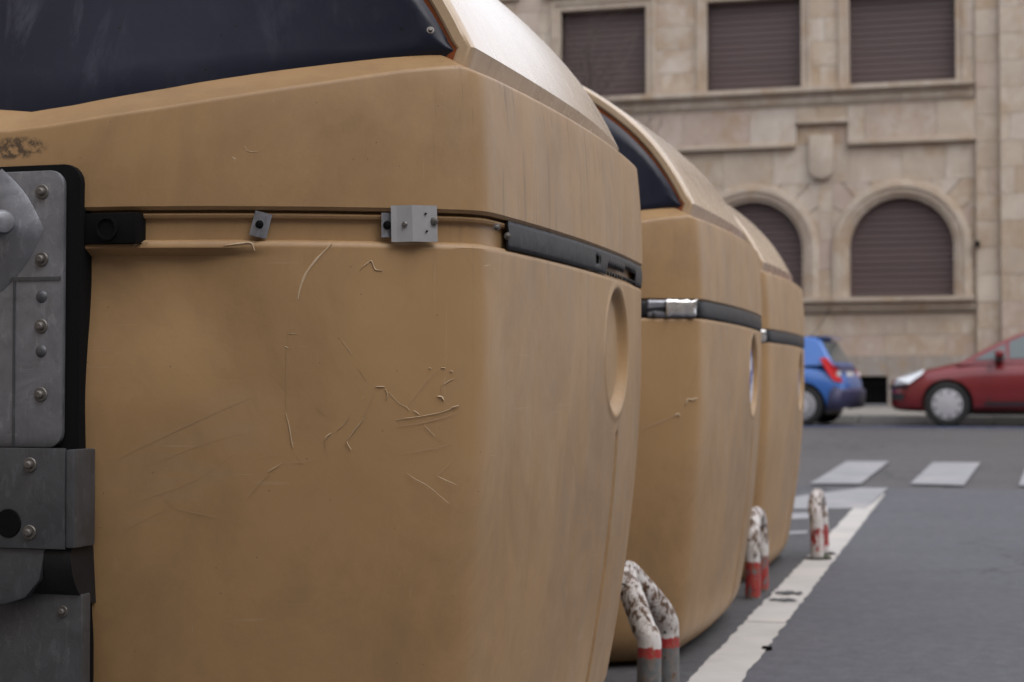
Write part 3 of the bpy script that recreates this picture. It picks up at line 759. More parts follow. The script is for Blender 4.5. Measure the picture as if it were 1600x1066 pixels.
for p in ([(866,640),(890,636),(925,632)], [(905,500),(890,560),(882,600)], [(838,470),(860,440),(888,428)], [(880,690),(900,730),(915,800)], [(930,480),(915,520),(925,560)], [(800,640),(796,760),(780,900)], [(870,560),(885,575),(900,580)], [(780,885),(796,881),(812,880)], [(920,690),(905,705),(925,740)], [(850,480),(856,520),(853,600)]):
    scratch(p, .8*T, YC, b1, 'scrape_faint', .0001, True)
# ---- middle container: band, tape, plate, sticker in the dimple
b2 = bins[1]; O2 = YC+SP_Y
wb2 = band_piece('waist_band', s_end(.17), s_side(.68)+.10, Z_LIP+.002, Z_UP0-.0015, .0040, 'rubber', b2, .02, .006)
def tape(name, px0, px1, oy, mat, parent, d=-.001, crumple=.004, z0=Z_LIP+.001, z1=Z_UP0):
    a, c = s_end(pix_end(px0, 472, oy).x), s_end(min(.80, pix_end(px1, 472, oy).x)); ss = np.linspace(a, c, 10 if crumple > .003 else 22); pl = loop_at(ss); r = random.Random(px0); v, f = [], []
    for i, p in enumerate(pl):
        for j in range(6):
            t = j/5; dd = d-crumple*(.5+.5*math.sin(i*1.9+j*.5))*r.uniform(.5, 1); edge = r.uniform(-.003, .003) if crumple and j in (0, 5) else 0
            v.append((p[0]*(1-dd/A), p[1]*(1-dd/B), z0+(z1-z0)*t+edge))
    for i in range(len(ss)-1):
        for j in range(5): f.append((i*6+j, i*6+6+j, i*6+7+j, i*6+j+1))
    o = mesh(name, v, f, mat, parent, 60); m = o.modifiers.new('thickness', 'SOLIDIFY'); m.thickness = .0015; return o
pz = tape('band_plate', 1012, 1120, O2, 'galv', b2, -.002, 0)
tape('crumpled_tape', 1038, 1117, O2, 'tape', b2, -.006, .008, Z_LIP+.006, Z_UP0+.002)
q = pix_end(1024, 472, O2); lathe('rivet', [(.009, 0), (.007, .004), (.003, .005)], (0,-1,0), (q.x, q.y-.016, q.z), 'galv_dark', pz, 12)
for p, w_ in (([(1000,652),(1030,640),(1056,628)], .0018), ([(1054,630),(1060,627),(1062,632)], .008), ([(1071,614),(1075,604),(1084,606)], .009), ([(1082,604),(1091,602)], .007), ([(1076,600),(1086,575),(1092,540),(1094,525)], .0016)):
    scratch(p, w_, O2, b2, 'scrape', .004 if w_ > .005 else .0008)
def sticker_material():
    m, nt, b = new_mat('blue_sticker'); v = coords(nt); s = sep(nt, v)
    n = noise(nt, 18, 3, .5, v)
    c = mix(nt, ramp(nt, n, .48, .52), (.06, .08, .30), (.55, .56, .66))
    c = mix(nt, ramp(nt, s[2], 1.055, 1.06), c, (.42, .10, .05))
    nt.links.new(c, b.inputs['Base Color']); b.inputs['Roughness'].default_value = .4; return m
M['sticker'] = sticker_material()
def sticker(parent):
    v = [(A+SBOW*(1-(OVY/.7)**2)-.018, OVY-.006, OVZ)]; n = 36
    for k in range(n): a = 2*math.pi*k/n; y = OVY+.115*math.cos(a); z = OVZ+.120*math.sin(a); v.append((A+SBOW*(1-(OVY/.7)**2)-.018, y, z))
    return mesh('sticker', v, [(0, 1+k, 1+(k+1) % n) for k in range(n)], 'sticker', parent)
sticker(b2); sticker(bins[2])
# ---- farthest container: silver tape next to the band
b3 = bins[2]; O3 = YC+2*SP_Y
band_piece('waist_band', s_end(.17), s_side(.68)+.10, Z_LIP+.002, Z_UP0-.0015, .0040, 'rubber', b3, .02, .006)
tape('silver_tape', 1200, 1250, O3, 'tape', b3, -.003, .002)

# ================================================================== HOOP BOLLARDS
def hoop_material(name, bands, seed, patch=None):
    m, nt, b = new_mat(name); v = coords(nt, loc=(seed, 0, 0)); z = sep(nt, coords(nt))[2]
    zz = math_n(nt, 'ADD', z, math_n(nt, 'MULTIPLY', math_n(nt, 'SUBTRACT', noise(nt, 35, 4, .6, v), .5), .035))
    c = mix(nt, ramp(nt, noise(nt, 20, 4, .6, v), .35, .7), (.085, .09, .095), (.15, .155, .16))
    for z0, z1, col in bands:
        f = math_n(nt, 'MULTIPLY', math_n(nt, 'GREATER_THAN', zz, z0), math_n(nt, 'LESS_THAN', zz, z1)); c = mix(nt, f, c, col)
    if patch: c = mix(nt, math_n(nt, 'MULTIPLY', math_n(nt, 'GREATER_THAN', noise(nt, 30, 4, .65, coords(nt, (1, 1, .5), loc=(seed, 8, 3))), patch), math_n(nt, 'LESS_THAN', z, .2)), c, (.12, .12, .125) if seed == 3 else WHT)
    chips = noise(nt, 1, 7, .78, coords(nt, (42, 42, 26), loc=(seed, 0, 0)), .35)
    hi = smooth(nt, z, .16, .27)
    ch = math_n(nt, 'GREATER_THAN', math_n(nt, 'ADD', chips, math_n(nt, 'MULTIPLY', hi, .095)), .605)
    rust = mix(nt, noise(nt, 60, 3, .6, v), (.030, .016, .010), (.15, .070, .03))
    c = mix(nt, math_n(nt, 'MULTIPLY', ramp(nt, math_n(nt, 'ADD', chips, math_n(nt, 'MULTIPLY', hi, .06)), .50, .62), .55), c, (.30, .19, .12))
    c = mix(nt, ch, c, rust)
    c = mix(nt, math_n(nt, 'MULTIPLY', ramp(nt, noise(nt, 1, 5, .7, coords(nt, (60, 60, 5), loc=(seed, 1, 1))), .5, .7), .4), c, (.16, .13, .11))
    c = mix(nt, math_n(nt, 'GREATER_THAN', noise(nt, 40, 3, .6, coords(nt, loc=(seed+4, 2, 0))), .67), c, (.05, .045, .045))
    nt.links.new(c, b.inputs['Base Color']); b.inputs['Roughness'].default_value = .5
    bump(nt, b, chips, .5, .004); return m
WHT, RED = (.58, .56, .55), (.32, .020, .022)
def arch_path(h, w, lean=(0, 0), r=.10):
    pts = [(0, 0, 0), (0, 0, h*.3), (lean[0]*.4, lean[1]*.3, h-r)]
    for k in range(1, 8):
        a = math.pi*k/8; pts.append((lean[0], w/2-w/2*math.cos(a)+lean[1], h-r+r*math.sin(a)))
    pts += [(lean[0]*.4, w+lean[1]*.3, h-r), (0, w, h*.3), (0, w, 0)]
    return pts
M['hoop1'] = hoop_material('chipped_hoop_paint', [(.135, .165, RED), (.165, 9, WHT)], 0)
M['hoop2'] = hoop_material('red_hoop_paint', [(.02, .16, RED), (.16, 9, WHT)], 3, .55)
M['hoop3'] = hoop_material('white_red_hoop_paint', [(-1, .05, WHT), (.05, .17, RED), (.17, 9, WHT)], 6, .50)
g1 = at_y(1010, 1080, 4.66); g1.z = 0
h1 = tube('hoop_bollard', [tuple(p) for p in catmull([(0,0,-.02), (0,0,.10), (0,0,.185), (-.018,.004,.22), (-.055,.015,.315), (-.074,.030,.345), (-.075,.062,.366), (-.056,.10,.335), (-.012,.165,.266), (.010,.200,.215), (.012,.215,.17), (.012,.215,.08), (.012,.215,-.02)], 5)],
     .0345, 'hoop1', None, 18); h1.location = (g1.x+.008, g1.y, 0)
tag(h1, 'crushed hoop bollard with peeling white and grey paint beside nearest container', 'bollard', 'steel hoop bollards')
h2p = at_ground(1172, 938)
h2 = tube('hoop_bollard', [tuple(p) for p in catmull([(0,0,-.02)]+arch_path(.352, .26, (-.006, .02), .10)[1:-1]+[(0,.26,-.02)], 4)], .0330, 'hoop2', None, 16); h2.location = (h2p.x+.012, h2p.y, 0)
tag(h2, 'white topped red hoop bollard between middle and farthest containers', 'bollard', 'steel hoop bollards')
h3p = at_ground(1277, 876)
h3 = tube('hoop_bollard', [tuple(p) for p in catmull([(0,0,-.02)]+arch_path(.330, .27, (-.015, .02), .10)[1:-1]+[(0,.27,-.02)], 4)], .0350, 'hoop3', None, 16); h3.location = (h3p.x, h3p.y, 0)
tag(h3, 'white and red hoop bollard standing on the white line with moss', 'bollard', 'steel hoop bollards')
M['moss'] = simple('moss', (.07, .10, .025), .9, 0, .5, 60)
M['soil'] = simple('dark_soil', (.025, .02, .016), .95, 0, .4, 60)
mv, mf = [], []; r = random.Random(5)
for k in range(260):
    a = r.uniform(-.6, 2.6); rad = r.uniform(.03, .062); c = Vector((math.cos(a)*rad+.008, math.sin(a)*rad*.9-.0, r.uniform(0, .022))); i = len(mv)
    for j in range(3): mv.append(c+Vector((r.uniform(-.008,.008), r.uniform(-.008,.008), r.uniform(-.003,.012))))
    mf.append((i, i+1, i+2))
mesh('moss', mv, mf, 'moss', h3)['kind'] = 'stuff'
for hh, dy in ((h3, 0), (h3, .27)): lathe('soil_ring', [(.075, .010), (.06, .017), (.04, .019)], (0,0,1), (0, dy, 0), 'soil', hh, 16)
lump = box('asphalt_crumb', at_ground(1198, 1018)+Vector((-.016,-.01,.004)), at_ground(1198, 1018)+Vector((.018,.012,.018)), 'black', None, .005)
tag(lump, 'small dark crumb lying on asphalt right of white line', 'debris')

# ================================================================== BUILDING
bld = empty('stone_building', (0, YB, ZS)); tag(bld, 'sandstone building with brown shutters behind the parked cars', 'building')
OFF = Vector((0, -YB, -ZS))
FW = lambda px, py: at_y(px, py, YB)
fx = lambda px, py=300: FW(px, py).x
fz = lambda px, py: FW(px, py).z
def bbox(name, x0, x1, z0, z1, y0, y1, mat, parent=None, bev=0):
    return box(name, Vector((x0, YB+y0, z0))+OFF, Vector((x1, YB+y1, z1))+OFF, mat, parent or bld, bev, 1)
_blk = {}
def stone(x0, x1, z0, z1, y, mat='stone', ch=.006, gap=.0015):
    """chamfered ashlar block whose face stands at depth y"""
    x0 += gap; x1 -= gap; z0 += gap; z1 -= gap
    if x1-x0 < .03 or z1-z0 < .03: return
    key = (round(x1-x0, 3), round(z1-z0, 3), mat)
    if key not in _blk:
        w_, h_ = x1-x0, z1-z0; v = []
        for i, yy in ((0, .20), (0, ch), (ch, 0)):
            v += [(i, yy, i), (w_-i, yy, i), (w_-i, yy, h_-i), (i, yy, h_-i)]
        f = [(8, 9, 10, 11)]
        for a in (0, 4):
            for k in range(4): f.append((a+k, a+(k+1) % 4, a+4+(k+1) % 4, a+4+k))
        me = bpy.data.meshes.new('stone_block'); me.from_pydata(v, [], f); me.update(); me.materials.append(M[mat]); _blk[key] = me
    o = bpy.data.objects.new('stone_block', _blk[key]); C.objects.link(o); o.parent = bld
    o.location = Vector((x0, YB+y, z0))+OFF
    return o
rs = random.Random(21); COURSE = .44
def wall(x0, x1, z0, z1, y, ch=COURSE):
    n = max(1, round((z1-z0)/ch)); h = (z1-z0)/n
    for i in range(n):
        x = x0-rs.uniform(0, .6)
        while x < x1:
            w_ = rs.choice((.55, .7, .85, 1.0, 1.15))
            a, b = max(x, x0), min(x+w_, x1)
            if x1-b < .18: b = x1; w_ = 9
            if b-a > .1: stone(a, b, z0+h*i, z0+h*(i+1), y+rs.uniform(0, .006))
            elif b > a: stone(a, b+.0, z0+h*i, z0+h*(i+1), y)
            x += w_
XL, XR = -12.2, 9.0
xe = fx(1525)                                              # right end of the recessed bay
xp = fx(1563)
zPl = fz(1400, 556); zS1 = fz(1400, 466); zS0 = fz(1400, 490)
zF = fz(1420, 220)                                         # lower edge of the frieze
zT0 = fz(1285, 190)                                        # raised notch above the tablet
zU0, zU1 = fz(1420, 160), fz(1420, 134)                    # upper sill moulding
zW1 = fz(1180, -1)                                         # top of the upper windows
PR = -.07
# dark mortar core behind the stones
M['mortar'] = simple('mortar', (.30, .245, .20), .95, 0, .2, 8)
core_rects = []
def core(x0, x1, z0, z1, y=.04): bbox('wall_core', x0, x1, z0, z1, y, y+.5, 'mortar')
# windows
acx = [fx(1408, 400), fx(1175, 400)]; acx.append(acx[1]-(acx[0]-acx[1])); 
AR = (fx(1490, 420)-fx(1327, 420))/2; RING = .27; zSp = fz(1408, 308)-AR; aw = AR+RING
uw = [(fx(1327, 80), fx(1493, 80)), (fx(1105, 80), fx(1252, 80)), (fx(877, 90), fx(1010, 90))]
uw += [(uw[2][0]-2.55, uw[2][1]-2.55)]
zUt = 9.2
# wall areas: plinth, dado, arch bay, frieze, upper storey, right pier
gw0, gw1, gz0, gz1 = fx(1338, 600), fx(1387, 600), ZS+.02, fz(1360, 588)
wall(XL, gw0, ZS-.2, zPl, -.10, .42); wall(gw1, XR, ZS-.2, zPl, -.10, .42); wall(gw0, gw1, gz1, zPl, -.10, .42)
core(XL, gw0, ZS-.3, zPl); core(gw1, XR, ZS-.3, zPl); core(gw0, gw1, gz1, zPl)
for o in [o for o in bld.children if o.name.startswith('stone_block')]: pass
wall(XL, xe, zPl, zS0, 0); core(XL, xe, zPl, zS1)
edges = sorted(acx); x = XL
for c in edges: wall(x, c-aw, zS1, zSp+aw, 0); core(x, c-AR-.02, zS1, zSp+aw); x = c+aw
wall(x, xe, zS1, zSp+aw, 0); core(x-RING+.02, xe, zS1, zSp+aw)
for c in edges: core(c-AR-.02, c+AR+.02, zSp+AR+.03, zSp+aw)
wall(XL, xe, zSp+aw, zF, 0); core(XL, xe, zSp+aw, zU1-.4)
tb0, tb1 = fx(1245, 230), fx(1325, 230)
nt0, nt1 = tb0, tb1
# frieze (proud), with the notch over the tablet
wall(XL, nt0, zF, zU0, PR); wall(nt1, xe, zF, zU0, PR); wall(nt0, nt1, zT0, zU0, PR); wall(nt0, nt1, zF, zT0, 0)
for a, b, z in ((XL, nt0, zF), (nt1, xe, zF), (nt0, nt1, zT0)):
    bbox('frieze_moulding', a, b, z-.045, z+.03, PR-.035, .0, 'trim', None, .012)
tbl = prism('tablet', [(p[0], p[1]) for p in [(fx(1265,250), fz(1285,212)-ZS), (fx(1303,250), fz(1285,212)-ZS), (fx(1303,250), fz(1285,268)-ZS), (fx(1297,250), fz(1285,277)-ZS), (fx(1284,250), fz(1285,281)-ZS), (fx(1271,250), fz(1285,277)-ZS), (fx(1265,250), fz(1285,268)-ZS)]], -.10, .05, 'xz', 'trim', bld, .015)
# mouldings
def moulding(name, x0, x1, zt, steps):
    z = zt; pr = []
    for h, out in steps: pr += [(-out, z), (-out, z-h)]; z -= h
    pr = [(.1, zt)]+pr+[(.1, z)]
    return prism(name, [(p[0], p[1]-ZS) for p in pr], x0, x1, 'yz', 'trim', bld, 0, None)
for i in range(14):                                          # sills in lengths of stone
    a, b = xe-.02-(i+1)*1.15, xe-.02-i*1.15-.006
    moulding('sill_stone', a, b, zS1+.02, ((.07, .20), (.035, .14), (.09, .09), (.05, .05)))
    moulding('sill_stone', a+.0, b+.0, zU1+.03, ((.08, .24), (.05, .17), (.12, .12), (.05, .09)))
# upper storey
x = XL
for a, b in sorted(uw): wall(x, a, zU1, zW1+.02, -.03); core(x, a-.0, zU1-.5, zW1+.1); x = b
wall(x, xe, zU1, zW1+.02, -.03)
core(x, xe, zU1-.5, zW1+.1)
wall(XL, xe, zW1+.02, zUt, -.03); core(XL, xe, zW1+.1, zUt)
# right pier and beyond
wall(xe, xp, zPl, zUt, PR-.01); core(xe, xp, zPl, zUt); wall(xp, XR, zPl, zUt, PR-.10); core(xp, XR, zPl, zUt)
bbox('cornice', XL-.2, XR+.2, zUt, zUt+.35, -.45, .6, 'trim'); bbox('roof', XL, XR, zUt+.35, zUt+.6, -.1, 8, 'mortar')
bbox('back_wall', XL, XR, ZS, zUt, 7.5, 8, 'mortar')
bbox('pipe_stub', fx(1524, 385), fx(1531, 385), fz(1525, 386), fz(1525, 378), -.18, 0, 'black')
def shutter(x0, x1, z0, z1, y, parent, arc=None):
    """roller shutter: bowed slats, clipped under an arch when arc=(cx, zs, r)"""
    v, f = [], []; z = z0; p = .105
    while z < z1-.002:
        zt = min(z+p, z1)
        if arc:
            def half(q): return arc[2] if q <= arc[1] else math.sqrt(max(1e-4, arc[2]**2-(q-arc[1])**2))
            ha, hb = half(z), half(zt); xa0, xa1, xb0, xb1 = arc[0]-ha, arc[0]+ha, arc[0]-hb, arc[0]+hb
        else: xa0 = xb0 = x0; xa1 = xb1 = x1
        i = len(v); zm = (z+zt)/2
        v += [(xa0, y+.013, z), (xa1, y+.013, z), ((xa1+xb1)/2, y, z+.028), ((xa0+xb0)/2, y, z+.028), (xb1, y+.004, zt-.010), (xb0, y+.004, zt-.010), (xb1, y+.013, zt), (xb0, y+.013, zt)]
        f += [(i, i+1, i+2, i+3), (i+3, i+2, i+4, i+5), (i+5, i+4, i+6, i+7)]
        z = zt
    return mesh('shutter', [Vector((q[0], YB+q[1], q[2]))+OFF for q in v], f, 'shutter', parent)
for c in acx:
    # archivolt: three stepped rings down both jambs
    path = [(c-1, zS1+.02)]
    v, f = [], []
    prof = [(AR, .24), (AR, .02), (AR+.06, .02), (AR+.07, -.035), (AR+.15, -.035), (AR+.16, -.065), (AR+.235, -.065), (RING+AR+.012, -.045), (RING+AR+.012, .06)]
    ang = [None]+[math.pi*k/36 for k in range(37)]+[None]; m_ = len(prof)
    for i, a in enumerate(ang):
        for rr, yy in prof:
            if a is None: sg = 1 if i == 0 else -1; v.append((c+sg*rr, yy, zS1+.02))
            else: v.append((c+rr*math.cos(a), yy, zSp+rr*math.sin(a)))
    for i in range(len(ang)-1):
        for k in range(m_-1): f.append((i*m_+k, i*m_+k+1, (i+1)*m_+k+1, (i+1)*m_+k))
    aw_o = mesh('arched_window', [Vector((q[0], YB+q[1], q[2]))+OFF for q in v], f, 'trim', bld, 25)
    shutter(0, 0, zS1+.03, zSp+AR-.004, .16, aw_o, (c, zSp, AR+.005))
    # voussoirs fill the spandrels between ring and wall
    R0 = AR+RING; na = 11
    for k in range(na):
        a0, a1 = math.pi*k/na+.006, math.pi*(k+1)/na-.006; poly = []
        aa = [a0+(a1-a0)*j/4 for j in range(5)]
        def outer(a):
            ca, sa = math.cos(a), math.sin(a); t = min(aw*1.0/abs(ca) if abs(ca) > 1e-6 else 1e9, aw/sa if sa > 1e-6 else 1e9)
            return (c+ca*t, zSp+sa*t)
        inn = [(c+R0*math.cos(a), zSp+R0*math.sin(a)) for a in aa]
        out = [outer(a) for a in aa]
        for cr in (math.pi/4, 3*math.pi/4):
            if a0 < cr < a1: out = sorted([(a, outer(a)) for a in aa+[cr]]); out = [q[1] for q in out]
        if max(math.hypot(q[0]-c, q[1]-zSp) for q in out)-R0 < .03: continue
        pts = inn+out[::-1]
        prism('stone_block', [(q[0], q[1]-ZS) for q in pts], rs.uniform(0, .006), .15, 'xz', 'stone', bld, 0, None)
for a, b in uw:
    v, f = [], []
    # moulded frame round the opening
    fr = [(0, .22), (0, -.045), (.10, -.045), (.11, -.075), (.17, -.075), (.17, -.02)]
    for i, (cx_, cz_, sx, sz) in enumerate(((a, zU1+.03, -1, 0), (a, zW1, -1, 1), (b, zW1, 1, 1), (b, zU1+.03, 1, 0))):
        for o_, yy in fr: v.append((cx_+sx*o_, yy, cz_+sz*o_))
    m_ = len(fr)
    for i in range(3):
        for k in range(m_-1): f.append((i*m_+k, i*m_+k+1, (i+1)*m_+k+1, (i+1)*m_+k))
    wo = mesh('rectangular_window', [Vector((q[0], YB+q[1], q[2]))+OFF for q in v], f, 'trim', bld)
    shutter(a-.005, b+.005, zU1+.035, zW1+.01, .15, wo)
    bbox('window_head', a-.3, b+.3, zW1+.24, zW1+.32, -.13, 0, 'trim', None, .01)
gr = bbox('basement_window', gw0, gw1, gz0, gz1, .18, .3, 'black')
for i in range(9):
    x = gw0+(gw1-gw0)*(i+.5)/9; tube('bar', [Vector((x, YB-.06, gz0))+OFF, Vector((x, YB-.06, gz1))+OFF], .009, 'black', gr, 6)
for z in (.25, .75): tube('bar', [Vector((gw0, YB-.055, gz0+(gz1-gz0)*z))+OFF, Vector((gw1, YB-.055, gz0+(gz1-gz0)*z))+OFF], .008, 'black', gr, 6)
# the plinth stones are granite
for o in bld.children:
    if o.name.startswith('stone_block') and o.location.z+.05 < zPl-ZS and abs(o.location.y+.10) < .01:
        me = o.data
        if me.name not in _blk: pass
        if o.data.materials[0] is not M['granite']:
            o.data = o.data.copy(); o.data.materials[0] = M['granite']

# ================================================================== CARS
def car_paint(name, col):
    m, nt, b = new_mat(name)
    n = noise(nt, 5, 4, .6, coords(nt)); nt.links.new(mix(nt, n, tuple(x*.88 for x in col), tuple(x*1.1 for x in col)), b.inputs['Base Color'])
    b.inputs['Roughness'].default_value = .38; b.inputs['Metallic'].default_value = .15; b.inputs['Coat Weight'].default_value = .8; b.inputs['Coat Roughness'].default_value = .06
    return m
M['red'] = car_paint('red_car_paint', (.17, .008, .013)); M['blue'] = car_paint('blue_car_paint', (.028, .125, .42)); M['navy'] = simple('dark_blue_bumper', (.045, .045, .10), .55, 0, .2, 10)
def glass_material():
    m, nt, b = new_mat('car_glass'); n = noise(nt, 2, 3, .5, coords(nt))
    nt.links.new(mix(nt, n, (.06, .085, .09), (.12, .145, .15)), b.inputs['Base Color']); b.inputs['Roughness'].default_value = .04; b.inputs['Specular IOR Level'].default_value = .8
    return m
M['glass'] = glass_material()
M['tyre'] = simple('tyre_rubber', (.014, .014, .015), .75, 0, .3, 30)
M['hub'] = simple('silver_hubcap', (.50, .50, .53), .38, .35, .1, 20)
M['lamp'] = simple('clear_headlight', (.80, .82, .85), .12, .3, .2, 25); M['tail'] = simple('red_taillight', (.50, .012, .015), .2, 0, .2, 20); M['black_trim'] = simple('black_trim', (.014, .014, .016), .5, 0, .3, 20)
M['plate'] = simple('number_plate', (.6, .6, .6), .4, 0, .1, 20)
def make_car(name, P):
    """x = 0 at the front bumper, +x to the tail; y is half width; near side at -y"""
    root = empty(name)
    W = P['w']/2; st = P['st']                               # (x, half-width factor, bottom, top)
    v, f = [], []
    for x, wf, zb, zt in st:
        w_ = W*wf; h = zt-zb
        sec = [(w_-.10, zb), (w_-.015, zb+.10*h), (w_, zb+.33*h), (w_+.004, zb+.55*h), (w_-.012, zb+.74*h), (w_-.045, zb+.90*h), (w_-.115, zb+.975*h), (w_*.62, zt+.012), (w_*.3, zt+.026), (0, zt+.030)]
        ring = [(x, -y, z) for y, z in sec]+[(x, y, z) for y, z in reversed(sec[:-1])]; v += ring
    n = len(ring)
    for i in range(len(st)-1):
        for k in range(n-1): f.append((i*n+k, i*n+k+1, (i+1)*n+k+1, (i+1)*n+k))
        f.append((i*n+n-1, i*n, (i+1)*n, (i+1)*n+n-1))
    f += [tuple(range(n)), tuple(range((len(st)-1)*n, len(st)*n))]
    body = mesh('body', v, f, P['paint'], root, 32)
    ss = body.modifiers.new('sub', 'SUBSURF'); ss.levels = 1; ss.render_levels = 1
    # wheel arches cut by booleans, then frozen
    cut = []
    for wx in P['wheels']:
        for sy in (-1, 1):
            c = lathe('cutter', [(P['r']+.045, -.22), (P['r']+.045, .22)], (0,1,0), (wx, sy*(W-.02), P['r']), 'black_trim', None, 40); cut.append(c)
            m = body.modifiers.new('arch', 'BOOLEAN'); m.object = c; m.solver = 'EXACT'
    dg = bpy.context.evaluated_depsgraph_get(); dg.update()
    me = bpy.data.meshes.new_from_object(body.evaluated_get(dg)); body.modifiers.clear(); body.data = me
    me.materials.clear(); me.materials.append(M[P['paint']])
    me.polygons.foreach_set('use_smooth', [True]*len(me.polygons)); me.set_sharp_from_angle(angle=R(32))
    me.polygons.foreach_set('material_index', [0]*len(me.polygons))
    for c in cut: bpy.data.objects.remove(c)
    box('underbody', (P['wheels'][0]-.3, -W+.22, .16), (P['wheels'][1]+.3, W-.22, .6), 'black_trim', root)
    # cabin
    cab = P['cabin']; zb = P['belt']; zr = max(p[1] for p in cab)
    yh = lambda z: (W-.055)+(-.20)*max(0, (z-zb))/(zr-zb)
    cv = []; n = len(cab)
    for sy in (-1, 1): cv += [(x, sy*yh(z), z) for x, z in cab]
    cf = [tuple(range(n)), tuple(range(n, 2*n))]+[(i, i+1, n+i+1, n+i) for i in range(n-1)]
    co = mesh('cabin', cv, cf, P['paint'], root, 25)
    bv = co.modifiers.new('round', 'BEVEL'); bv.width = .035; bv.segments = 3; bv.limit_method = 'ANGLE'; bv.angle_limit = R(40)
    for poly in P['side_glass']:
        for sy in (-1, 1):
            pts = [(x, sy*(yh(z)+.004), z) for x, z in poly]; pts2 = [(x, sy*(yh(z)-.012), z) for x, z in poly]; k = len(poly)
            mesh('side_window', pts+pts2, [tuple(range(k)), tuple(range(k, 2*k))]+[(i, (i+1) % k, k+(i+1) % k, k+i) for i in range(k)], 'glass', root)
    for nm, ((x0, z0), (x1, z1)) in P['cross_glass'].items():
        dx, dz = x1-x0, z1-z0; L = math.hypot(dx, dz); nx, nz = -dz/L, dx/L
        if nz < 0: nx, nz = -nx, -nz
        q = [(x0+dx*t+nx*o, s*(yh(z0+dz*t)-.07), z0+dz*t+nz*o) for o in (-.01, .007) for t, s in ((.06, -1), (.06, 1), (.94, 1), (.94, -1))]
        mesh(nm, q, [(0,1,2,3), (4,5,6,7), (0,1,5,4), (1,2,6,5), (2,3,7,6), (3,0,4,7)], 'glass', root)
    for wx in P['wheels']:
        for sy in (-1, 1):
            r = P['r']; wh = empty('wheel', (wx, sy*(W-.105), r)); wh.parent = root
            lathe('tyre', [(r*.66, -.09), (r*.90, -.095), (r*.98, -.075), (r, -.04), (r, .04), (r*.98, .075), (r*.90, .095), (r*.66, .09)], (0, sy, 0), (0,0,0), 'tyre', wh, 40)
            rim = lathe('hubcap', [(r*.685, .07), (r*.68, .098), (r*.60, .102), (r*.45, .106), (r*.2, .114), (r*.08, .116)], (0, sy, 0), (0,0,0), 'hub', wh, 40)
            for k in range(P['slots']):
                a = 2*math.pi*k/P['slots']; cx_, cz_ = math.cos(a), math.sin(a); sw, r0, r1 = P['slot']
                q = []
                for yy in (.100, .1085):
                    for rr, ss_ in ((r0, -1), (r0, 1), (r1, 1), (r1, -1)):
                        q.append((cx_*r*rr-cz_*sw*ss_*r, sy*(yy+ (0 if yy < .105 else .001)), cz_*r*rr+cx_*sw*ss_*r))
                mesh('slot', q, [(0,1,2,3), (4,5,6,7), (0,1,5,4), (1,2,6,5), (2,3,7,6), (3,0,4,7)], 'black_trim', rim)
    return root, body, W
def quadbit(name, pts, th, mat, parent, sy=-1):
    """plate on the near side: pts (x, y, z), thickened inward"""
    n = len(pts); v = [Vector(p) for p in pts]+[Vector((p[0], p[1]-sy*th, p[2])) for p in pts]
    return mesh(name, v, [tuple(range(n)), tuple(range(n, 2*n))]+[(i, (i+1) % n, n+(i+1) % n, n+i) for i in range(n)], mat, parent)
redP = dict(w=1.77, paint='red', r=.31, wheels=(.80, 3.41), belt=.90, slots=9, slot=(.045, .50, .62),
  st=[(0, .70, .26, .60), (.05, .80, .22, .66), (.18, .90, .20, .71), (.40, .965, .19, .765), (.70, .995, .18, .83), (1.0, 1, .18, .90), (1.3, 1, .18, .93), (2.2, 1, .18, .94), (3.2, 1, .18, .95), (3.7, .97, .20, .96), (4.05, .90, .24, .93), (4.24, .80, .30, .82)],
  cabin=[(.92, .86), (1.35, 1.10), (1.70, 1.26), (2.05, 1.38), (2.5, 1.45), (3.0, 1.44), (3.5, 1.36), (3.85, 1.22), (4.14, .90)],
  side_glass=[[(1.16, .93), (1.58, 1.15), (1.60, .94)], [(1.64, .945), (1.64, 1.18), (1.85, 1.275), (2.10, 1.355), (2.42, 1.395), (2.42, .96)], [(2.50, .96), (2.50, 1.37), (2.95, 1.365), (3.35, 1.29), (3.5, 1.0)]],
  cross_glass={'windscreen': ((1.0, .91), (2.0, 1.36)), 'rear_window': ((4.1, .95), (3.85, 1.22))})
rc, rb, W = make_car('parked_car', redP)
tag(rc, 'dark red hatchback parked facing left in front of the building', 'car')
p = at_y(1388, 600, 24.0); rc.location = (p.x, 24.0+W, Z_UP)
yw = lambda x: -W
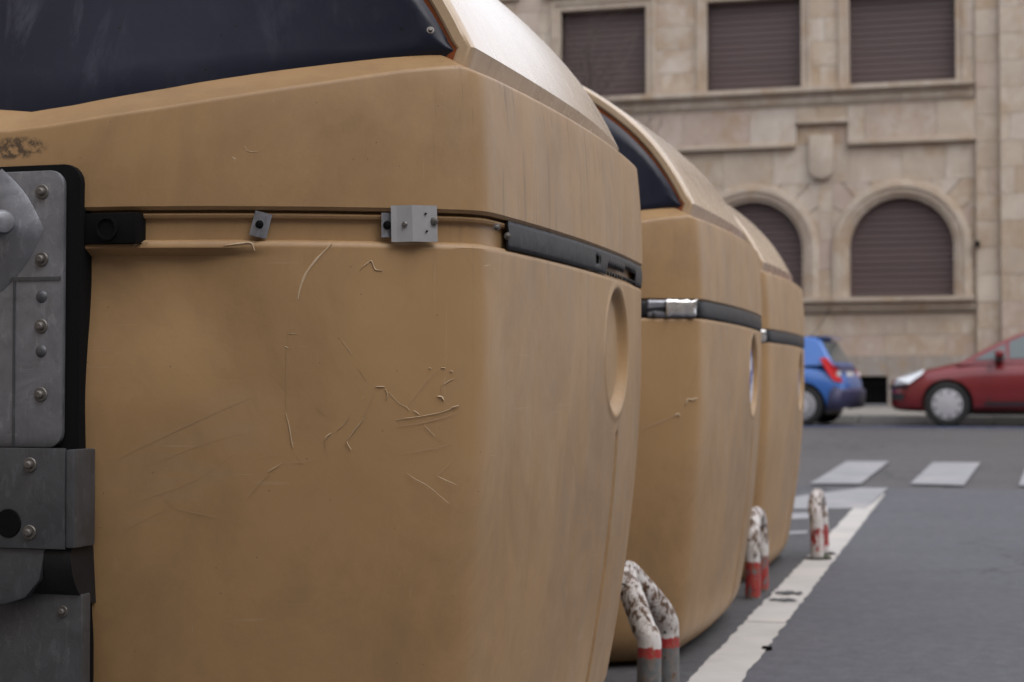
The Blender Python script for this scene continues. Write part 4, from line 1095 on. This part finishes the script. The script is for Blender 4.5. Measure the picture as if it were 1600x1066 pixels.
for sy in (-1, 1):
    quadbit('headlight', [(.06, sy*(W*.79), .575), (.10, sy*(W*.83), .67), (.30, sy*(W*.925), .755), (.50, sy*(W*.955), .80), (.46, sy*(W*.975), .73), (.28, sy*(W*.958), .60)], .05, 'lamp', rc, sy)
    quadbit('fog_recess', [(.03, sy*W*.80, .37), (.20, sy*(W*.922), .37), (.22, sy*(W*.925), .46), (.03, sy*W*.80, .46)], .05, 'black_trim', rc, sy)
    quadbit('bumper_strip', [(.0, sy*W*.76, .53), (.27, sy*(W*.958), .53), (.25, sy*(W*.952), .575), (.0, sy*W*.76, .575)], .05, 'black_trim', rc, sy)
    quadbit('side_moulding', [(1.30, sy*(W+.008), .30), (3.0, sy*(W+.008), .30), (3.0, sy*(W+.010), .345), (1.30, sy*(W+.010), .345)], .03, 'black_trim', rc, sy)
    mir = box('mirror', (1.44, min(sy*(W-.02), sy*(W+.17)), .955), (1.57, max(sy*(W-.02), sy*(W+.17)), 1.06), 'red', rc, .035, 3)
    box('mirror_base', (1.45, min(sy*(W-.06), sy*(W+.14)), .905), (1.55, max(sy*(W-.06), sy*(W+.14)), .957), 'black_trim', mir, .012)
    for x in (1.36, 2.46): quadbit('door_gap', [(x, sy*(W+.006), .30), (x+.012, sy*(W+.006), .30), (x+.012, sy*(W-.028), .86), (x, sy*(W-.028), .86)], .02, 'black_trim', rc, sy)
    box('door_handle', (2.2, min(sy*W, sy*(W+.03)), .80), (2.38, max(sy*W, sy*(W+.03)), .83), 'red', rc, .01)
blueP = dict(w=1.66, paint='blue', r=.29, wheels=(.68, 2.99), belt=.86, slots=20, slot=(.022, .38, .62),
  st=[(0, .72, .26, .60), (.06, .82, .22, .68), (.25, .93, .2, .76), (.6, .99, .18, .84), (.9, 1, .18, .87), (2.0, 1, .18, .88), (2.6, 1.0, .18, .89), (3.0, 1.01, .2, .89), (3.35, .98, .22, .84), (3.53, .92, .26, .74), (3.62, .82, .30, .62)],
  cabin=[(.75, .85), (1.2, 1.12), (1.6, 1.26), (2.1, 1.31), (2.7, 1.30), (3.12, 1.265), (3.22, 1.22), (3.44, .86)],
  side_glass=[[(1.15, .91), (1.45, 1.12), (1.65, 1.20), (2.15, 1.25), (2.15, .92)], [(2.22, .92), (2.22, 1.25), (2.68, 1.225), (2.80, 1.08), (2.72, .94)]],
  cross_glass={'windscreen': ((.82, .89), (1.58, 1.25)), 'rear_window': ((3.42, .89), (3.22, 1.22))})
bc, bb, W2 = make_car('parked_car', blueP)
tag(bc, 'bright blue hatchback seen from behind the farthest container', 'car')
p = at_y(1340, 610, 24.1); bc.rotation_euler = (0, 0, R(-6)); q_ = bc.rotation_euler.to_matrix() @ Vector((3.60, -W2*.8, 0)); bc.location = (p.x-q_.x-.14, 23.95-q_.y, Z_UP)
W = W2
for sy in (-1, 1):
    quadbit('tail_light', [(3.25, sy*(W*.985), .96), (3.34, sy*(W*.955), .97), (3.48, sy*(W*.945), .80), (3.555, sy*(W*.90), .62), (3.45, sy*(W*.965), .64), (3.36, sy*(W*.992), .76)], .08, 'tail', bc, sy)
    box('tail_lamp_lens', (3.475, min(sy*W*.86, sy*W*.93), .70), (3.535, max(sy*W*.86, sy*W*.93), .77), 'lamp', bc, .01)
v = []
for x, w_, z in ((3.34, W*1.0, .22), (3.52, W*.96, .24), (3.62, W*.76, .26), (3.65, 0, .26)): v.append((x, w_, z))
ring0 = [(x, -y, z) for x, y, z in v]+[(x, y, z) for x, y, z in v[-2::-1]]
ring1 = [(x+.02 if x > 3.4 else x+.06, y, .50) for x, y, z in ring0]; ring2 = [(x-.05 if x > 3.4 else x+.10, y*.97, .56) for x, y, z in ring0]
vv, ff = grid_mesh('', [ring0, ring1, ring2], None, None, close=False); mesh('bumper', vv, ff, 'navy', bc, 40).modifiers.new('thickness', 'SOLIDIFY').thickness = .03
vv = [(3.56, -.5*W*1.5, .58), (3.56, .5*W*1.5, .58), (3.475, .75*W, .86), (3.475, -.75*W, .86)]
mesh('tailgate', vv+[(x-.06, y, z) for x, y, z in vv], [(0,1,2,3), (4,5,6,7), (0,1,5,4), (1,2,6,5), (2,3,7,6), (3,0,4,7)], 'navy', bc)
box('plate', (3.55, -.42, .66), (3.565, .08, .77), 'plate', bc, .004)
box('spoiler', (3.10, -.58, 1.255), (3.30, .58, 1.275), 'blue', bc, .008)
tube('aerial', [(2.95, 0, 1.28), (3.12, 0, 1.50), (3.24, 0, 1.70)], .006, 'black_trim', bc, 6)
box('aerial_base', (2.92, -.03, 1.27), (3.0, .03, 1.30), 'black_trim', bc, .01)

# ================================================================== BARE TREE on the far pavement
M['bark'] = simple('grey_bark', (.09, .075, .065), .9, 0, .35, 20, .4)
tr = empty('bare_tree', (-7.6, 26.9, .5)); tag(tr, 'leafless street tree whose twigs reach above the containers', 'tree')
rt = random.Random(9); TV, TF = [], []
def limb(a, d, L, r0, depth):
    pts = [a]; dd = d.copy(); n = 5
    for i in range(n):
        dd = (dd+Vector((rt.uniform(-.16,.16), rt.uniform(-.16,.16), rt.uniform(-.05,.12)))).normalized(); pts.append(pts[-1]+dd*L/n)
    m_ = 5 if depth > 1 else 8
    up = dd.orthogonal().normalized(); base = len(TV)
    for i, p in enumerate(pts):
        t = (pts[min(i+1, n)]-pts[max(i-1, 0)]).normalized(); u = (up-t*up.dot(t)).normalized(); s = t.cross(u); rr = r0*(1-.55*i/n)
        for k in range(m_): TV.append(p+(u*math.cos(2*math.pi*k/m_)+s*math.sin(2*math.pi*k/m_))*rr)
    for i in range(n):
        for k in range(m_): TF.append((base+i*m_+k, base+i*m_+(k+1) % m_, base+(i+1)*m_+(k+1) % m_, base+(i+1)*m_+k))
    if depth < 4:
        for k in range((4, 4, 4, 3)[depth]):
            q = pts[rt.randint(2, n)]; ax = Vector((rt.uniform(-1,1), rt.uniform(-1,1), rt.uniform(.1,.8))).normalized()
            limb(q, (dd*.75+ax*.9).normalized(), L*rt.uniform(.55,.75), r0*.5, depth+1)
tube('trunk', [(0,0,-.1), (.03,0,.8), (.0,.04,1.8), (.05,.0,2.7)], [.16, .125, .11, .10], 'bark', tr, 14)
for k in range(5):
    a = 2*math.pi*k/5+.4; limb(Vector((.05, 0, 2.6)), Vector((math.cos(a)*.7, math.sin(a)*.5, 1)).normalized(), 2.0, .055, 0)
mesh('crown', TV, TF, 'bark', tr, 60)

# ================================================================== UNSEEN HOUSES added to block low sky (beside and behind the viewpoint)
def plain_house(x0, x1, y0, y1, h, face, label):
    o = empty('sky_block_house', ((x0+x1)/2, (y0+y1)/2, 0)); tag(o, label, 'building')
    cx_, cy_ = o.location.x, o.location.y
    box('wall', (x0-cx_, y0-cy_, -.2), (x1-cx_, y1-cy_, h), 'stone', o)
    box('cornice', (x0-cx_-.4, y0-cy_-.4, h), (x1-cx_+.4, y1-cy_+.4, h+.4), 'trim', o)
    for st_ in range(int(h/3.4)):
        z = 1.3+st_*3.4
        if face in 'ew':
            X = (x1 if face == 'e' else x0)-cx_; y = y0+2
            while y < y1-2:
                box('window', (X-.05, y-cy_, z), (X+.03, y-cy_+1.3, z+1.7), 'shutter', o); y += 3.6
        else:
            Yf = (y1 if face == 'n' else y0)-cy_; x = x0+2
            while x < x1-2:
                box('window', (x-cx_, Yf-.05, z), (x-cx_+1.3, Yf+.03, z+1.7), 'shutter', o); x += 3.6
plain_house(-22, -9, -40, 13, 14, 'e', 'unseen sandstone house added left of the containers to block low sky')
plain_house(15, 27, -40, 13, 12, 'w', 'unseen sandstone house added across the road to block low sky')
plain_house(-9, 15, -30, -11, 14, 'n', 'unseen sandstone house added behind the viewpoint to shade the container ends')
